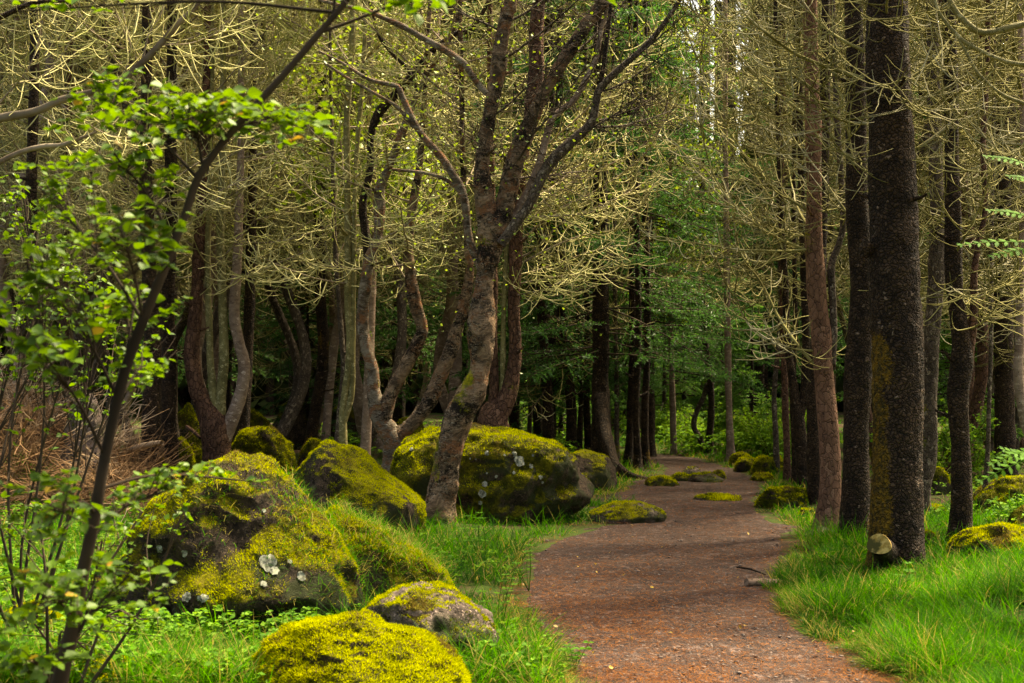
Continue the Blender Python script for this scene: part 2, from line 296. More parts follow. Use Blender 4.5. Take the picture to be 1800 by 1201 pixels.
# ------------------------------------------------------------------ curly bare twigs
def children_of(Pt, n, t0, t1, rg):
    N, K, _ = Pt.shape; t = rg.uniform(t0, t1, (N, n)) * (K - 1.001); i = t.astype(int); f = (t - i)[..., None]; r = np.arange(N)[:, None]
    a, b = Pt[r, i], Pt[r, i + 1]; return (a + (b - a) * f).reshape(-1, 3), unit(b - a).reshape(-1, 3), (t / (K - 1)).ravel()
def twiggy(prim, r0, rg, n2=14, L2=.5, n3=1, L3=.26, curl=.125, rt=.006, mats=(0, 0), plen=None, down=.55, t0=.08):
    """prim (N,K,3): limbs; alternate hooked twigs along each, hanging out and curving up"""
    N, K, _ = prim.shape; rr = np.linspace(1, .4, K)[None] * np.broadcast_to(np.asarray(r0, float).reshape(-1, 1), (N, 1))
    parts = [(*tubes(prim, rr, 5), mats[0])]
    t = np.clip(t0 + (1 - t0) * (np.arange(n2)[None] + rg.uniform(0, .9, (N, n2))) / n2, 0, .999) * (K - 1.001); i = t.astype(int); f = (t - i)[..., None]; r = np.arange(N)[:, None]
    A, B = prim[r, i], prim[r, i + 1]; p = (A + (B - A) * f).reshape(-1, 3); tg = unit(B - A).reshape(-1, 3); f = (t / (K - 1)).ravel()
    sgn = np.where((np.arange(n2)[None] + np.zeros((N, 1))) % 2 < 1, 1, -1).reshape(-1, 1); side = unit(np.cross(tg, [0, 0, 1.]) * sgn + rg.normal(0, .35, tg.shape))
    sc_ = np.repeat(np.ones(N) if plen is None else plen, n2); n = len(p)
    L = L2 * rg.uniform(.45, 1.3, n) * (1.15 - .5 * f) * sc_
    s = grow(p, tg * rg.uniform(.2, .8, (n, 1)) + side * .8 - np.array([0, 0, 1]) * down * rg.uniform(.2, 1.3, (n, 1)), L, 10, curl * rg.uniform(.25, 1.3, n), .085, rg)
    parts.append((*tubes(s, np.linspace(1.35, .75, 10)[None] * rt * rg.uniform(.8, 1.15, (n, 1)), 3), mats[1]))
    if n3:
        p, t, f = children_of(s, n3, .25, .8, rg); side = unit(np.cross(t, rg.normal(0, 1, t.shape))); n = len(p)
        L = L3 * rg.uniform(.4, 1.3, n); q = grow(p, t * .5 + side - np.array([0, 0, down * .6]), L, 7, curl * 1.2 * rg.uniform(.5, 1.4, n), .07, rg)
        parts.append((*tubes(q, np.linspace(1.0, .7, 7)[None] * rt * np.ones((n, 1)), 3), mats[1]))
    return parts
def whorl(stem, n, z0, z1, L, rg, az=None, azs=1.2, rise=.25, curl=.10, K=13):
    """primary limbs from a stem polyline (m,4) between heights"""
    z = rg.uniform(z0, z1, n); c = np.stack([np.interp(z, stem[:, 2], stem[:, k]) for k in range(3)], -1); c[:, 2] = z
    a = rg.uniform(0, 2 * np.pi, n) if az is None else rg.normal(az, azs, n)
    d = np.stack([np.cos(a), np.sin(a), rg.normal(rise, .25, n)], -1); ln = L * rg.uniform(.45, 1.2, n) * np.interp(z, [z0, (z0 + z1) / 2, z1], [.8, 1, .75])
    return grow(c, d, ln, K, curl, .045, rg), ln / L
# ------------------------------------------------------------------ background bare pines: prototypes then copies
def make_pine(seed, H, r, z0, nb, L, bm, tm, twm, rise=.2, curl=.10, n2=23, n3=1, bend=.8, rt=.006):
    rg = np.random.default_rng(seed); n = 7; z = np.linspace(-.2, H, n); x = np.cumsum(rg.normal(0, bend * .3, n)); y = np.cumsum(rg.normal(0, bend * .3, n)); x -= x[0]; y -= y[0]
    st = np.stack([x, y, z, np.linspace(1, .45, n) * r], -1); tm_ = trunk_mesh('trunk', st, M[bm], 12, .16, .05, .25, m_base(.5, .8, seed), seed)
    S = spline(st, 60); pr, pl = whorl(S, nb, z0, H * .98, L, rg, rise=rise, curl=curl)
    cm = mesh('crown', twiggy(pr, .012 * (.6 + .6 * pl), rg, n2=n2, n3=n3, L2=.62, L3=.34, rt=rt, mats=(0, 1)), [M[tm], M[twm]])
    return tm_, cm
PINE = {}
for k in range(4):
    PINE['tan', k] = make_pine(100 + k, 8.6, .06 + .012 * k, 2.3, 30, 2.3, ['bark_grey', 'bark_pink', 'bark_grey', 'bark_pink'][k], 'limb', 'twig_tan', .25, .1)
for k in range(3):
    PINE['olive', k] = make_pine(130 + k, 8.6, .075, 1.9, 22, 2.3, ['bark_dark', 'bark_red', 'bark_grey'][k], 'twig_olive', 'twig_olive', .22, .09)
for k in range(2):
    PINE['dark', k] = make_pine(150 + k, 7, .085, .9, 40, 1.6, 'bark_dark', 'twig_dark', 'twig_olive', -.02, .01, 12, 1, .15, .005)
def place(protos, name, x, y, rz, s, label, cat, group, z=None, names=('trunk', 'crown')):
    z = float(height(np.array([x]), np.array([y]))[0]) if z is None else z
    t = thing(name, (x, y, z), label, cat, group); t.rotation_euler.z = rz; t.scale = (s, s, s)
    for nm, me in zip(names, protos): obj(nm, me, t)
    return t
rg = np.random.default_rng(11)
used_xy = []
def scatter(u0, u1, y0, y1, n, kinds, label, group, sep=.9):
    c = 0; tries = 0
    while c < n and tries < 900:
        tries += 1; y = y0 + (y1 - y0) * rg.uniform() ** .8; u = rg.uniform(u0, u1); x = (u - 900) / FX * y
        if any((x - a) ** 2 + (y - b) ** 2 < sep * sep for a, b in used_xy): continue
        used_xy.append((x, y)); c += 1; k = kinds[int(rg.integers(len(kinds)))]
        place(PINE[k], 'bare_pine', x, y, rg.uniform(0, 6.28), rg.uniform(.85, 1.15), label, 'tree', group)
scatter(-150, 345, 17.2, 22, 21, [('tan', 0), ('tan', 1), ('tan', 2), ('tan', 3)], 'slender bare pine with curling tan twigs, in the thicket behind the brush pile', 'bare pines behind the brush pile')
scatter(330, 840, 18.5, 23, 13, [('tan', 0), ('tan', 1), ('tan', 2), ('tan', 3)], 'slender bare pine with curling tan twigs, in the thicket behind the birches', 'bare pines behind the birches')
scatter(-150, 820, 24, 32, 12, [('tan', 1), ('tan', 3), ('olive', 0), ('olive', 2), ('dark', 0)], 'thin bare pine deep in the wood, behind the tan thicket', 'thin pines deep in the wood')
scatter(1480, 2000, 15.5, 22, 13, [('olive', 0), ('olive', 1), ('olive', 2), ('tan', 1)], 'slim bare pine with olive twigs, standing behind the row of dark trunks', 'bare pines behind the dark trunks')
scatter(1360, 1950, 22, 31, 16, [('olive', 0), ('olive', 1), ('tan', 2), ('tan', 0)], 'slim bare pine far back beyond the dark trunks', 'slim pines far beyond the dark trunks')
scatter(1030, 1200, 33, 40, 6, [('tan', 0), ('tan', 3), ('olive', 1)], 'pale bare pine where the path vanishes, behind the spruces', 'pale pines where the path vanishes')
scatter(330, 980, 19, 26, 7, [('dark', 0), ('dark', 1)], 'dark dead-branched spruce in the shade behind the birches', 'dead-branched spruces in the shade')
# ------------------------------------------------------------------ spruces with needles
def needles(Pt, per, ln, wd, rg):
    """needle blades along twigs (N,K,3)"""
    p, t, f = children_of(Pt, per, .05, 1, rg); n = len(p); s = unit(np.cross(t, rg.normal(0, 1, (n, 3)))); d = unit(t * .75 + s); L = ln * rg.uniform(.6, 1.2, (n, 1)) * (1.1 - .4 * f[:, None])
    wv = unit(np.cross(d, rg.normal(0, 1, (n, 3)))) * wd; V = np.stack([p - wv, p + wv, p + d * L], 1)
    return V.reshape(-1, 3), np.arange(n * 3).reshape(-1, 3)
def make_spruce(seed, H, r, z0, nb, L, nm, per=11, nl=.055, nw=.006, n2=15, droop=-.02, zexp=1.0):
    rg = np.random.default_rng(seed); st = np.array([[0, 0, -.2, r], [.03, .02, H * .4, r * .75], [0, .03, H, r * .15]]); tm_ = trunk_mesh('trunk', st, M['bark_dark'], 12, .15, .04, .4, m_base(.4, .8, seed), seed)
    z = z0 + (H - z0) * rg.uniform(0, 1, nb) ** (1.6 if H > 8 else 1); a = rg.uniform(0, 6.28, nb); ln = L * (1.05 - .85 * (z - z0) / (H - z0)) * rg.uniform(.7, 1.15, nb)
    c = np.stack([np.interp(z, st[:, 2], st[:, 0]), np.interp(z, st[:, 2], st[:, 1]), z], -1)
    pr = grow(c, np.stack([np.cos(a), np.sin(a), rg.normal(-.12, .12, nb)], -1), ln, 12, droop, .03, rg)
    parts = [(*tubes(pr, np.linspace(.014, .004, 12)[None] * np.ones((nb, 1)), 4), 0)]
    p, t, f = children_of(pr, n2, .2, 1, rg); side = unit(np.cross(t, [0, 0, 1.]) * np.sign(rg.normal(0, 1, (len(p), 1)))); l2 = np.repeat(ln, n2) * .42 * (1.15 - f) * rg.uniform(.6, 1.2, len(p)) + .08
    s = grow(p, t * .9 + side * .8 + rg.normal(0, .12, side.shape), l2, 6, -.03, .05, rg); parts.append((*tubes(s, np.linspace(.004, .002, 6)[None] * np.ones((len(p), 1)), 3), 0))
    V, F = needles(s, per, nl, nw, rg); parts.append((V, F, 1)); V, F = needles(pr, per * 2, nl, nw, rg); parts.append((V, F, 1))
    return tm_, mesh('crown', parts, [M['twig_dark'], M[nm]])
SPR = [make_spruce(200 + k, 12, .13, [1.6, 2.4, 1.4][k], 120, [2.4, 2.5, 2.0][k], 'needle', 26, n2=22, nl=.06, nw=.010) for k in range(3)]
YSP = [make_spruce(220 + k, [3.2, 2.3][k], .04, .15, 60, [1.15, .9][k], 'needle_new', 22, .05, .008, 15) for k in range(2)]
YSD = make_spruce(240, 4.5, .06, .3, 80, 1.5, 'needle', 22, .05, .009, 16)
def tree_at(protos, name, u, Y, rz, s, label, cat='tree', group=None): 
    x = (u - 900) / FX * Y; used_xy.append((x, Y)); return place(protos, name, x, Y, rz, s, label, cat, group)
for i, (u, Y, k, s, lb) in enumerate([
    (1058, 19.9, 0, 1.0, 'large dark spruce with a black trunk and drooping green boughs beside the path'),
    (1140, 22.8, 0, .85, 'dark spruce behind the three close trunks, boughs drooping over the path edge'),
    (1120, 25, 1, .9, 'dark spruce rising behind the three close trunks, hanging boughs above the path end'),
    (965, 22.5, 2, .85, 'dark spruce behind the big mossy boulder, boughs low'),
    (700, 24.5, 2, .95, 'shaded spruce behind the twin-stemmed birch'),
    (520, 25, 1, .95, 'shaded spruce behind the single leaning brown trunk'),
    (800, 28, 1, 1.0, 'shaded spruce deep behind the peeling birch'),
    (300, 27, 0, .95, 'shaded spruce deep behind the brush pile'),
    (1335, 33, 2, 1.1, 'distant green spruce under the gap of white sky'),
    (1180, 36, 0, 1.15, 'distant spruce rising above the end of the path'),
    (1620, 25, 2, 1.0, 'dark spruce in the shade behind the largest trunk'),
    (1770, 22, 1, .9, 'dark spruce near the frame edge, behind the thin leaning stem'),
    (1460, 31, 1, 1.0, 'dark spruce deep beyond the reddish trunk')]):
    tree_at(SPR[k], 'spruce_tree', u, Y, i * 1.7, s, lb, group='dark spruces')
for i, (u, Y, pr_, s, lb) in enumerate([
    (1165, 27.5, YSP[0], 1.0, 'bright green young spruce behind the far end of the path'),
    (1240, 32, YSP[0], 1.5, 'broad bright green young spruce beyond the crooked stem'), (1130, 33, YSP[0], 1.6, 'bright green spruce sapling farthest back at the path end'), (1095, 29, YSP[1], 1.3, 'light green young spruce between the three close trunks and the far bush'),
    (1205, 30, YSP[0], 1.25, 'tallest bright green young spruce beyond the path end'),
    (1268, 29, YSP[1], 1.2, 'small bright green young spruce behind the crooked stem'),
    (985, 27, YSP[1], 1.2, 'small green young spruce seen between thin trunks beside the mossy boulder'),
    (1130, 31, YSD, .8, 'dark green young spruce beyond the path bend'),
    (1320, 24.5, YSP[1], 1.1, 'small green young spruce above the mossy mounds'),
    (1345, 29, YSD, .8, 'dark bushy young spruce above the mossy mounds'),
    (1690, 20, YSP[1], 1.2, 'yellowish green young spruce in the gap right of the largest trunk'),
    (540, 22.5, YSD, .7, 'dark little spruce in the gap behind the leaning brown trunk'),
    (935, 29, YSP[0], .9, 'green young spruce in the shade far behind the big boulder')]):
    tree_at(pr_, 'young_spruce', u, Y, i * 2.1, s, lb, group='young spruces')
# ------------------------------------------------------------------ small-leaved crowns, bushes
def leafquads(p, size, rg, flat=.5, fold=.15):
    n = len(p); nn = unit(rg.normal(0, 1, (n, 3)) * np.array([flat, flat, 1])); a = unit(np.cross(nn, rg.normal(0, 1, (n, 3)))); b = np.cross(nn, a); s = size * rg.uniform(.6, 1.25, (n, 1))
    V = np.stack([p, p + a * s * .5 + b * s * .38 + nn * s * fold, p + a * s, p + a * s * .5 - b * s * .38 + nn * s * fold], 1)
    i = np.arange(n)[:, None] * 4; F = np.concatenate([i + [0, 1, 2], i + [0, 2, 3]]); return V.reshape(-1, 3), F
def leaf6(p, d, size, rg, tilt=.35):
    """rounded birch leaves: folded 8-gon fans"""
    n = len(p); nn = unit(np.array([0, 0, 1.]) + rg.normal(0, tilt, (n, 3))); a = unit(d - (d * nn).sum(1, keepdims=True) * nn); b = np.cross(nn, a); s = size * rg.uniform(.65, 1.2, (n, 1))
    prof = [(0, 0), (.18, .3), (.45, .43), (.75, .27), (1.05, 0), (.75, -.27), (.45, -.43), (.18, -.3)]
    V = np.stack([p + a * s * x + b * s * y + nn * s * (abs(y) * .25 - x * x * .12) for x, y in prof], 1)
    i = np.arange(n)[:, None] * 8; F = np.concatenate([i + [0, 1, 4 - 2, 2][:3], i + [0, 2, 3], i + [0, 3, 4], i + [0, 4, 5], i + [0, 5, 6], i + [0, 6, 7]]); return V.reshape(-1, 3), F
def make_bush(seed, r, h, mat, n=2600, size=.06):
    rg = np.random.default_rng(seed); nb = 26; a = rg.uniform(0, 6.28, nb); pr = grow(np.zeros((nb, 3)), np.stack([np.cos(a) * r, np.sin(a) * r, rg.uniform(.3, 1.5, nb) * h], -1), rg.uniform(.6, 1.2, nb) * math.hypot(r, h) * .8, 10, 0, .08, rg)
    s, t, f = children_of(pr, 14, .3, 1, rg); sec = grow(s, t + rg.normal(0, .8, t.shape), rg.uniform(.1, .3, len(s)), 5, .02, .1, rg); lp, lt, _ = children_of(sec, max(2, n // len(sec)), .1, 1, rg)
    fo = mesh('foliage', [(*leafquads(lp + rg.normal(0, .02, lp.shape), size, rg), 0)], M[mat]); st = mesh('stem', [(*tubes(pr, np.linspace(.01, .003, 10)[None] * np.ones((nb, 1)), 4), 0), (*tubes(sec, np.full((len(sec), 5), .002), 3), 0)], M['twig_brown'])
    return st, fo
BUSH = [make_bush(300 + k, .8, .9, 'leaf_bush', 3600) for k in range(2)]
for i, (u, Y, s, lb) in enumerate([(1150, 27, .8, 'low leafy bush at the far end of the path'), (1240, 25.5, .8, 'leafy bush behind the two slim trunks at the path bend'), (1310, 24, .9, 'bright leafy bush behind the mossy mounds'), (1350, 22.5, .8, 'leafy bush at the foot of the thin trunks past the mounds'),
                                   (1200, 31, 1.2, 'big leafy bush beyond the path end'), (1390, 26, 1.0, 'shaded leafy bush behind the forked dark trunk'), (960, 28, .8, 'green bush glimpsed between thin trunks past the big boulder'), (1650, 17.5, .9, 'green bush in the gap right of the largest trunk'), (1745, 24, 1, 'dim leafy bush behind the trunk nearest the frame edge'), (70, 14.5, .6, 'leafy bush poking out of the brush pile')]):
    x = (u - 900) / FX * Y; place(BUSH[i % 2], 'leafy_bush', x, Y, i * 1.3, s, lb, 'bush', 'leafy bushes', names=('stem', 'foliage'))
def make_leafy(seed, H, r, z0, nb, L, size, per):
    rg = np.random.default_rng(seed); st = np.array([[0, 0, -.2, r], [.1, .05, H * .4, r * .8], [-.05, .1, H, r * .3]]); tm_ = trunk_mesh('trunk', st, M['bark_pink'], 12, .15, .04, .2, None, seed)
    pr, pl = whorl(spline(st, 50), nb, z0, H, L, rg, rise=.5, curl=.05); parts = twiggy(pr, .012, rg, 8, .5, 2, .25, .05, .004, down=.1)
    s, t, f = children_of(pr, 22, .2, 1, rg); s = s + rg.normal(0, .22, s.shape); s = np.repeat(s, per, 0) + rg.normal(0, .09, (len(s) * per, 3))
    return tm_, mesh('branches', parts, M['twig_dark']), mesh('foliage', [leafquads(s, size, rg, .7)], M['leaf_bg'])
LF = [make_leafy(320 + k, 9.5, .07, [3.0, 2.4][k], 40, 1.8, .085, 9) for k in range(2)]
for i, (u, Y, s, lb) in enumerate([(640, 17.2, .95, 'slim pale-barked tree with tiny green leaves, behind the twin-stemmed birch'), (1185, 23.5, .74, 'leafy tree with small bright leaves above the path bend'), (1000, 34, 1.25, 'farthest leafy tree behind the spruce boughs')]):
    x = (u - 900) / FX * Y; place(LF[i % 2], 'leafy_tree', x, Y, i * 1.9, s, lb, 'tree', 'small-leaved trees', names=('trunk', 'branches', 'foliage'))
# far-off wood: one mass
rf = np.random.default_rng(5); n = 150000
ang = rf.uniform(-.62, .62, n); dist = rf.uniform(40, 62, n); x = np.sin(ang) * dist; y = np.cos(ang) * dist; H = 15 + fbm(np.stack([x * .3, y * .3, x * 0], -1), 3, 8) * 5; H = np.where((np.abs(x / y - .142) < .03), H * .45, H)
z = rf.uniform(0, 1, n) ** .9 * H; clump = fbm(np.stack([x * .6, y * .6, z * .6], -1), 3, 31) > -.12; p = np.stack([x, y, z], -1)[clump]
tz = rf.uniform(-.6, .6, 260); td = rf.uniform(38, 60, 260); tr = np.stack([np.stack([np.sin(tz) * td, np.cos(tz) * td, np.full(260, h)], -1) for h in (-.3, 5, 12)], 1)
fw = obj('far_wood', mesh('far_wood', [(*leafquads(p, .75, rf, 1), 0), (*tubes(tr, np.full((260, 3), .13), 6), 1)], [M['far'], M['bark_dark']])); tag(fw, 'dense dark far-off wood closing the view', 'wood', kind='stuff')
# ------------------------------------------------------------------ traced trees
def stems(name, Y, label, defs, cat='tree', group=None, whorls=(), traced=(), twmat=('limb', 'twig_tan'), seed=0, sides=22, ztop=8.5, extra=None, rt=.0056, leaves=0, stubs=3):
    """defs: (part name, pts px, material, kwargs); whorls: (def index, n, z0, z1, L, az, azs, rise)"""
    w0 = px2w(defs[0][1], Y); base = np.array([w0[0, 0], w0[0, 1], 0.0]); t = thing(name, base, label, cat, group); W = []
    rg = np.random.default_rng(seed + 1)
    for k, (nm, pts, mat, kw) in enumerate(defs):
        kw = dict(kw); w = px2w(pts, Y + kw.pop('dY', 0)); up = kw.pop('up', nm != 'limb'); 
        if k == 0: w[0, 2] = -.12
        if up and w[-1, 2] < ztop: w = extend(w, ztop)
        W.append(w); obj(nm, trunk_mesh(nm, w, M[mat], kw.pop('sides', sides), kw.pop('step', .04), base=base, seed=seed + k, **kw), t)
    rs_ = np.random.default_rng(seed + 77); S0 = spline(W[0], 60)
    for _ in range(stubs):
        k_ = int(rs_.integers(8, 34)); a_ = rs_.uniform(PI * .9, 2.1 * PI); d_ = np.array([math.cos(a_), math.sin(a_), rs_.uniform(0, .5)]); c_ = S0[k_, :3] + d_ * S0[k_, 3] * .7; q_ = S0[k_, 3]; ln_ = rs_.uniform(.05, .16)
        obj('branch_stub', trunk_mesh('branch_stub', np.array([[*c_, .022], [*(c_ + d_ * (.4 * q_ + ln_ * .5)), .013], [*(c_ + d_ * (.4 * q_ + ln_) + [0, 0, .015]), .010]]), M[defs[0][2]], 10, .02, .08, base=base, seed=k_), t)
    parts = []
    for (k, n, z0, z1, L, az, azs, rise) in whorls:
        pr, pl = whorl(spline(W[k], 80), int(n * .5) + 1, z0, z1, L * 1.3, rg, az, azs, rise, .06); parts += twiggy(pr, .012 * (.5 + .6 * pl), rg, n2=23, L2=.6, rt=rt, mats=(0, 1), plen=.4 + .6 * np.clip(pl, 0, 1.2))
    for pts, r in traced:
        w = px2w([(*q[:2], 1, *q[2:]) for q in pts], Y); S = spline(w, 16)[:, :3]; Ln = np.linalg.norm(np.diff(S, axis=0), axis=1).sum()
        parts += twiggy(S[None], r, rg, n2=int(21 * Ln) + 3, L2=.56, n3=1, L3=.26, rt=rt, mats=(0, 1))
    if parts:
        parts = [(V - base, F, m) for V, F, m in parts]; obj('crown', mesh('crown', parts, [M[twmat[0]], M[twmat[1]]]), t)
    if leaves:
        pp = np.concatenate([w[2:, :3] for w in W]); pp = pp[pp[:, 2] > 2.6]; pp = np.repeat(pp, leaves // len(pp) + 1, 0) + rg.normal(0, .5, (len(pp) * (leaves // len(pp) + 1), 3))
        obj('foliage', mesh('foliage', [leafquads(pp - base, .035, rg, .7)], M['leaf_bg']), t)
    return t, W
# peeling birch in the middle
stems('birch_tree', 12.7, 'big peeling brown-and-cream birch growing in front of the large mossy boulder', [
    ('trunk', [(765, 950, 74), (775, 890, 72), (783, 830, 62), (795, 780, 62), (812, 730, 66), (833, 690, 70), (843, 650, 54), (846, 600, 54), (845, 550, 54), (850, 500, 52), (860, 450, 56), (868, 405, 60), (862, 380, 50), (852, 345, 38), (848, 300, 33), (853, 250, 31), (862, 200, 31), (873, 140, 29), (880, 80, 28), (893, 20, 30), (900, -20, 26)], 'birch', dict(flare=.25, step=.02, sides=48, rough=.07, lump=.22, rs=.81, moss=m_base(1.6, .9, 3, side=(-.8, -.2, .3)))),
    ('limb', [(866, 440, 30), (880, 395, 42), (893, 340, 40), (903, 290, 38), (918, 250, 36), (938, 205, 30), (958, 160, 27), (985, 115, 27), (1010, 75, 27), (1030, 45, 27), (1062, 0, 24), (1080, -40, 20)], 'birch', dict(dY=.05, sides=28, up=True, rough=.08, lump=.14, rs=.84, moss=m_base(0, 0, 8))),
    ('limb', [(915, 275, 24), (932, 215, 28), (938, 170, 28), (943, 120, 26), (943, 60, 24), (948, 0, 22), (952, -30, 20)], 'bark_red', dict(dY=.3, up=True, sides=20)),
    ('limb', [(880, 430, 20), (905, 395, 19), (930, 360, 18), (955, 305, 18), (975, 278, 20), (1010, 245, 18), (1040, 215, 16), (1048, 180, 14), (1055, 155, 13), (1090, 120, 11), (1130, 85, 10), (1165, 45, 9), (1195, 0, 8)], 'bark_grey', dict(dY=-.1, sides=16)),
    ('limb', [(893, 400, 16), (912, 365, 14), (935, 320, 13), (950, 280, 13), (968, 215, 12), (985, 195, 11), (1010, 175, 11), (1035, 130, 10), (1048, 100, 9), (1060, 40, 7), (1080, -10, 6)], 'bark_pink', dict(dY=.1, sides=14)),
    ('limb', [(845, 470, 16), (825, 420, 14), (815, 345, 15), (795, 305, 14), (775, 275, 14), (748, 245, 12), (728, 215, 12), (705, 165, 11), (698, 152, 9), (650, 140, 7), (600, 110, 5), (560, 90, 4)], 'birch_grey', dict(dY=.05, sides=14)),
    ('limb', [(855, 165, 11), (838, 145, 11), (818, 115, 11), (800, 100, 12), (770, 82, 12), (735, 62, 11), (705, 45, 11), (670, 30, 9), (640, 18, 8), (600, 10, 7), (560, 0, 5)], 'birch_grey', dict(dY=-.15, sides=14)),
    ('limb', [(728, 225, 7), (700, 190, 6), (660, 165, 5), (615, 140, 5), (570, 110, 4)], 'birch_grey', dict(dY=.05, sides=10)),
    ('limb', [(820, 350, 8), (790, 320, 7), (750, 305, 6), (690, 298, 5)], 'birch_grey', dict(dY=.05, sides=10)),
    ('limb', [(1055, 160, 9), (1062, 110, 8), (1068, 60, 8), (1075, 0, 6)], 'bark_dark', dict(dY=-.1, sides=10)),
], whorls=[(0, 16, 3.6, 5.2, 1.0, None, 1, .4), (3, 10, 3.0, 4.6, .9, 0, 1, .4), (1, 12, 3.0, 5.0, 1.0, 0.3, 1.5, .4)], twmat=('bark_grey', 'twig_dark'), seed=400, rt=.0035, leaves=1500)
# multi-stemmed bare pine behind the boulder, with sweep of tan branches to the right
def TR(*a): return list(a)
stems('bare_pine', 15.2, 'three-stemmed bare pine behind the big boulder, pale branches sweeping over the path', [
    ('trunk', [(862, 890, 62), (866, 780, 62), (868, 735, 56), (890, 700, 34), (903, 650, 26), (906, 600, 24), (903, 550, 23), (905, 480, 22), (908, 400, 22), (915, 330, 19), (925, 250, 18), (935, 180, 16)], 'bark_red', dict(step=.035, sides=26, moss=m_base(.8, .5, 6))),
    ('stem', [(865, 740, 26), (868, 690, 17), (868, 640, 15), (866, 580, 15), (868, 500, 14), (866, 420, 13)], 'bark_red', dict(sides=14)),
    ('stem', [(872, 740, 16), (882, 690, 11), (884, 620, 10), (886, 540, 9), (890, 450, 9), (894, 360, 8)], 'bark_olive', dict(sides=12)),
], traced=[(TR((905, 500), (960, 490), (1020, 480), (1070, 470), (1100, 440)), .009), (TR((908, 360), (970, 330, .6), (1040, 270, 1), (1110, 230, 1.2), (1160, 150, 1.3)), .011), (TR((912, 300), (980, 250), (1060, 180), (1130, 90), (1160, 20)), .011), (TR((905, 485), (960, 470, .6), (1030, 445, 1), (1090, 430, 1.3)), .009), (TR((905, 470), (960, 440), (1020, 415), (1090, 400), (1135, 350), (1150, 320)), .013), (TR((908, 430), (980, 370), (1040, 340), (1100, 300), (1150, 250), (1175, 180)), .013),
           (TR((910, 400), (960, 350), (1030, 310), (1090, 280), (1150, 240), (1200, 160)), .012), (TR((905, 455), (940, 440), (990, 390), (1060, 360), (1120, 330, .5), (1160, 300, .7)), .012), (TR((910, 380), (980, 380, -.6), (1050, 370, -1), (1110, 330, -1.3)), .011),
           (TR((915, 330), (970, 290), (1040, 220), (1100, 150), (1150, 80)), .011), (TR((906, 520), (950, 510, -.5), (1000, 490, -.9), (1040, 470, -1.2)), .008)],
    whorls=[(0, 14, 2.6, 6.5, 1.3, 0, .9, .45), (1, 14, 3, 7, 1.1, None, 1, .3)], twmat=('limb', 'twig_tan'), seed=420)
# twin birch left of centre
stems('birch_tree', 15.0, 'crooked grey birch forking low into bending stems, left of the big boulder', [
    ('trunk', [(690, 900, 50), (688, 800, 46), (690, 775, 50), (668, 735, 38), (655, 690, 32), (655, 655, 28), (643, 610, 27), (637, 570, 25), (640, 520, 22), (650, 460, 24), (664, 420, 24), (667, 370, 24), (668, 330, 22), (685, 290, 20), (705, 240, 20), (720, 200, 14), (740, 150, 11), (770, 100, 10), (800, 40, 9)], 'birch_grey', dict(step=.03, sides=28, rs=.79, rough=.12, lump=.17, moss=m_base(1, .6, 12), flare=.2)),
    ('stem', [(688, 775, 40), (715, 755, 34), (748, 715, 34), (772, 665, 32), (792, 620, 28), (803, 580, 26), (815, 540, 24), (823, 500, 22), (826, 470, 20), (820, 420, 13), (816, 350, 12), (813, 250, 11), (811, 120, 10), (808, 0, 9)], 'birch', dict(step=.03, sides=24, rs=.79, rough=.12, lump=.17, moss=m_base(0, 0, 14))),
    ('stem', [(672, 735, 26), (688, 690, 22), (712, 645, 23), (735, 600, 24), (741, 575, 22), (730, 535, 21), (722, 490, 19), (718, 440, 17), (722, 390, 15), (730, 330, 12), (740, 260, 10)], 'birch', dict(step=.03, sides=22, rough=.10, lump=.17, moss=m_base(0, 0, 16))),
    ('stem', [(650, 460, 18), (643, 410, 16), (638, 360, 15), (650, 300, 13), (652, 240, 12), (665, 200, 16), (700, 160, 16), (735, 120, 14), (765, 85, 12), (800, 60, 9), (850, 20, 7)], 'bark_dark', dict(dY=.1, sides=16)),
    ('limb', [(735, 160, 8), (715, 120, 7), (690, 95, 7), (665, 60, 6), (650, 0, 5)], 'bark_dark', dict(sides=8)),
], whorls=[(0, 22, 2.8, 6.5, 1.3, None, 1, .3), (1, 20, 2.6, 6.5, 1.3, None, 1, .3), (2, 18, 2.2, 6, 1.2, None, 1, .3)], twmat=('limb', 'twig_tan'), seed=440, leaves=900)
stems('slim_tree', 15.8, 'thin greenish trunk standing just left of the crooked grey birch', [
    ('trunk', [(604, 880, 20), (603, 780, 17), (603, 720, 14), (612, 660, 14), (615, 600, 13), (612, 540, 14), (612, 450, 13), (611, 350, 12), (610, 200, 12), (618, 100, 11), (620, 0, 10)], 'bark_olive', dict(sides=14)),
    ('stem', [(604, 740, 12), (618, 690, 11), (620, 600, 10), (622, 480, 9), (625, 300, 8), (640, 100, 8)], 'bark_olive', dict(sides=10))], whorls=[(0, 30, 2.2, 7, 1.3, None, 1, .3)], seed=450)
stems('slim_tree', 16.3, 'thin mossy grey stem rising beside the foot of the crooked grey birch', [
    ('trunk', [(596, 880, 18), (594, 800, 15), (598, 720, 12), (604, 650, 10), (598, 560, 9), (590, 450, 8), (585, 300, 7)], 'bark_grey', dict(sides=12))], whorls=[(0, 14, 2.2, 6, 1.0, None, 1, .3)], seed=455)
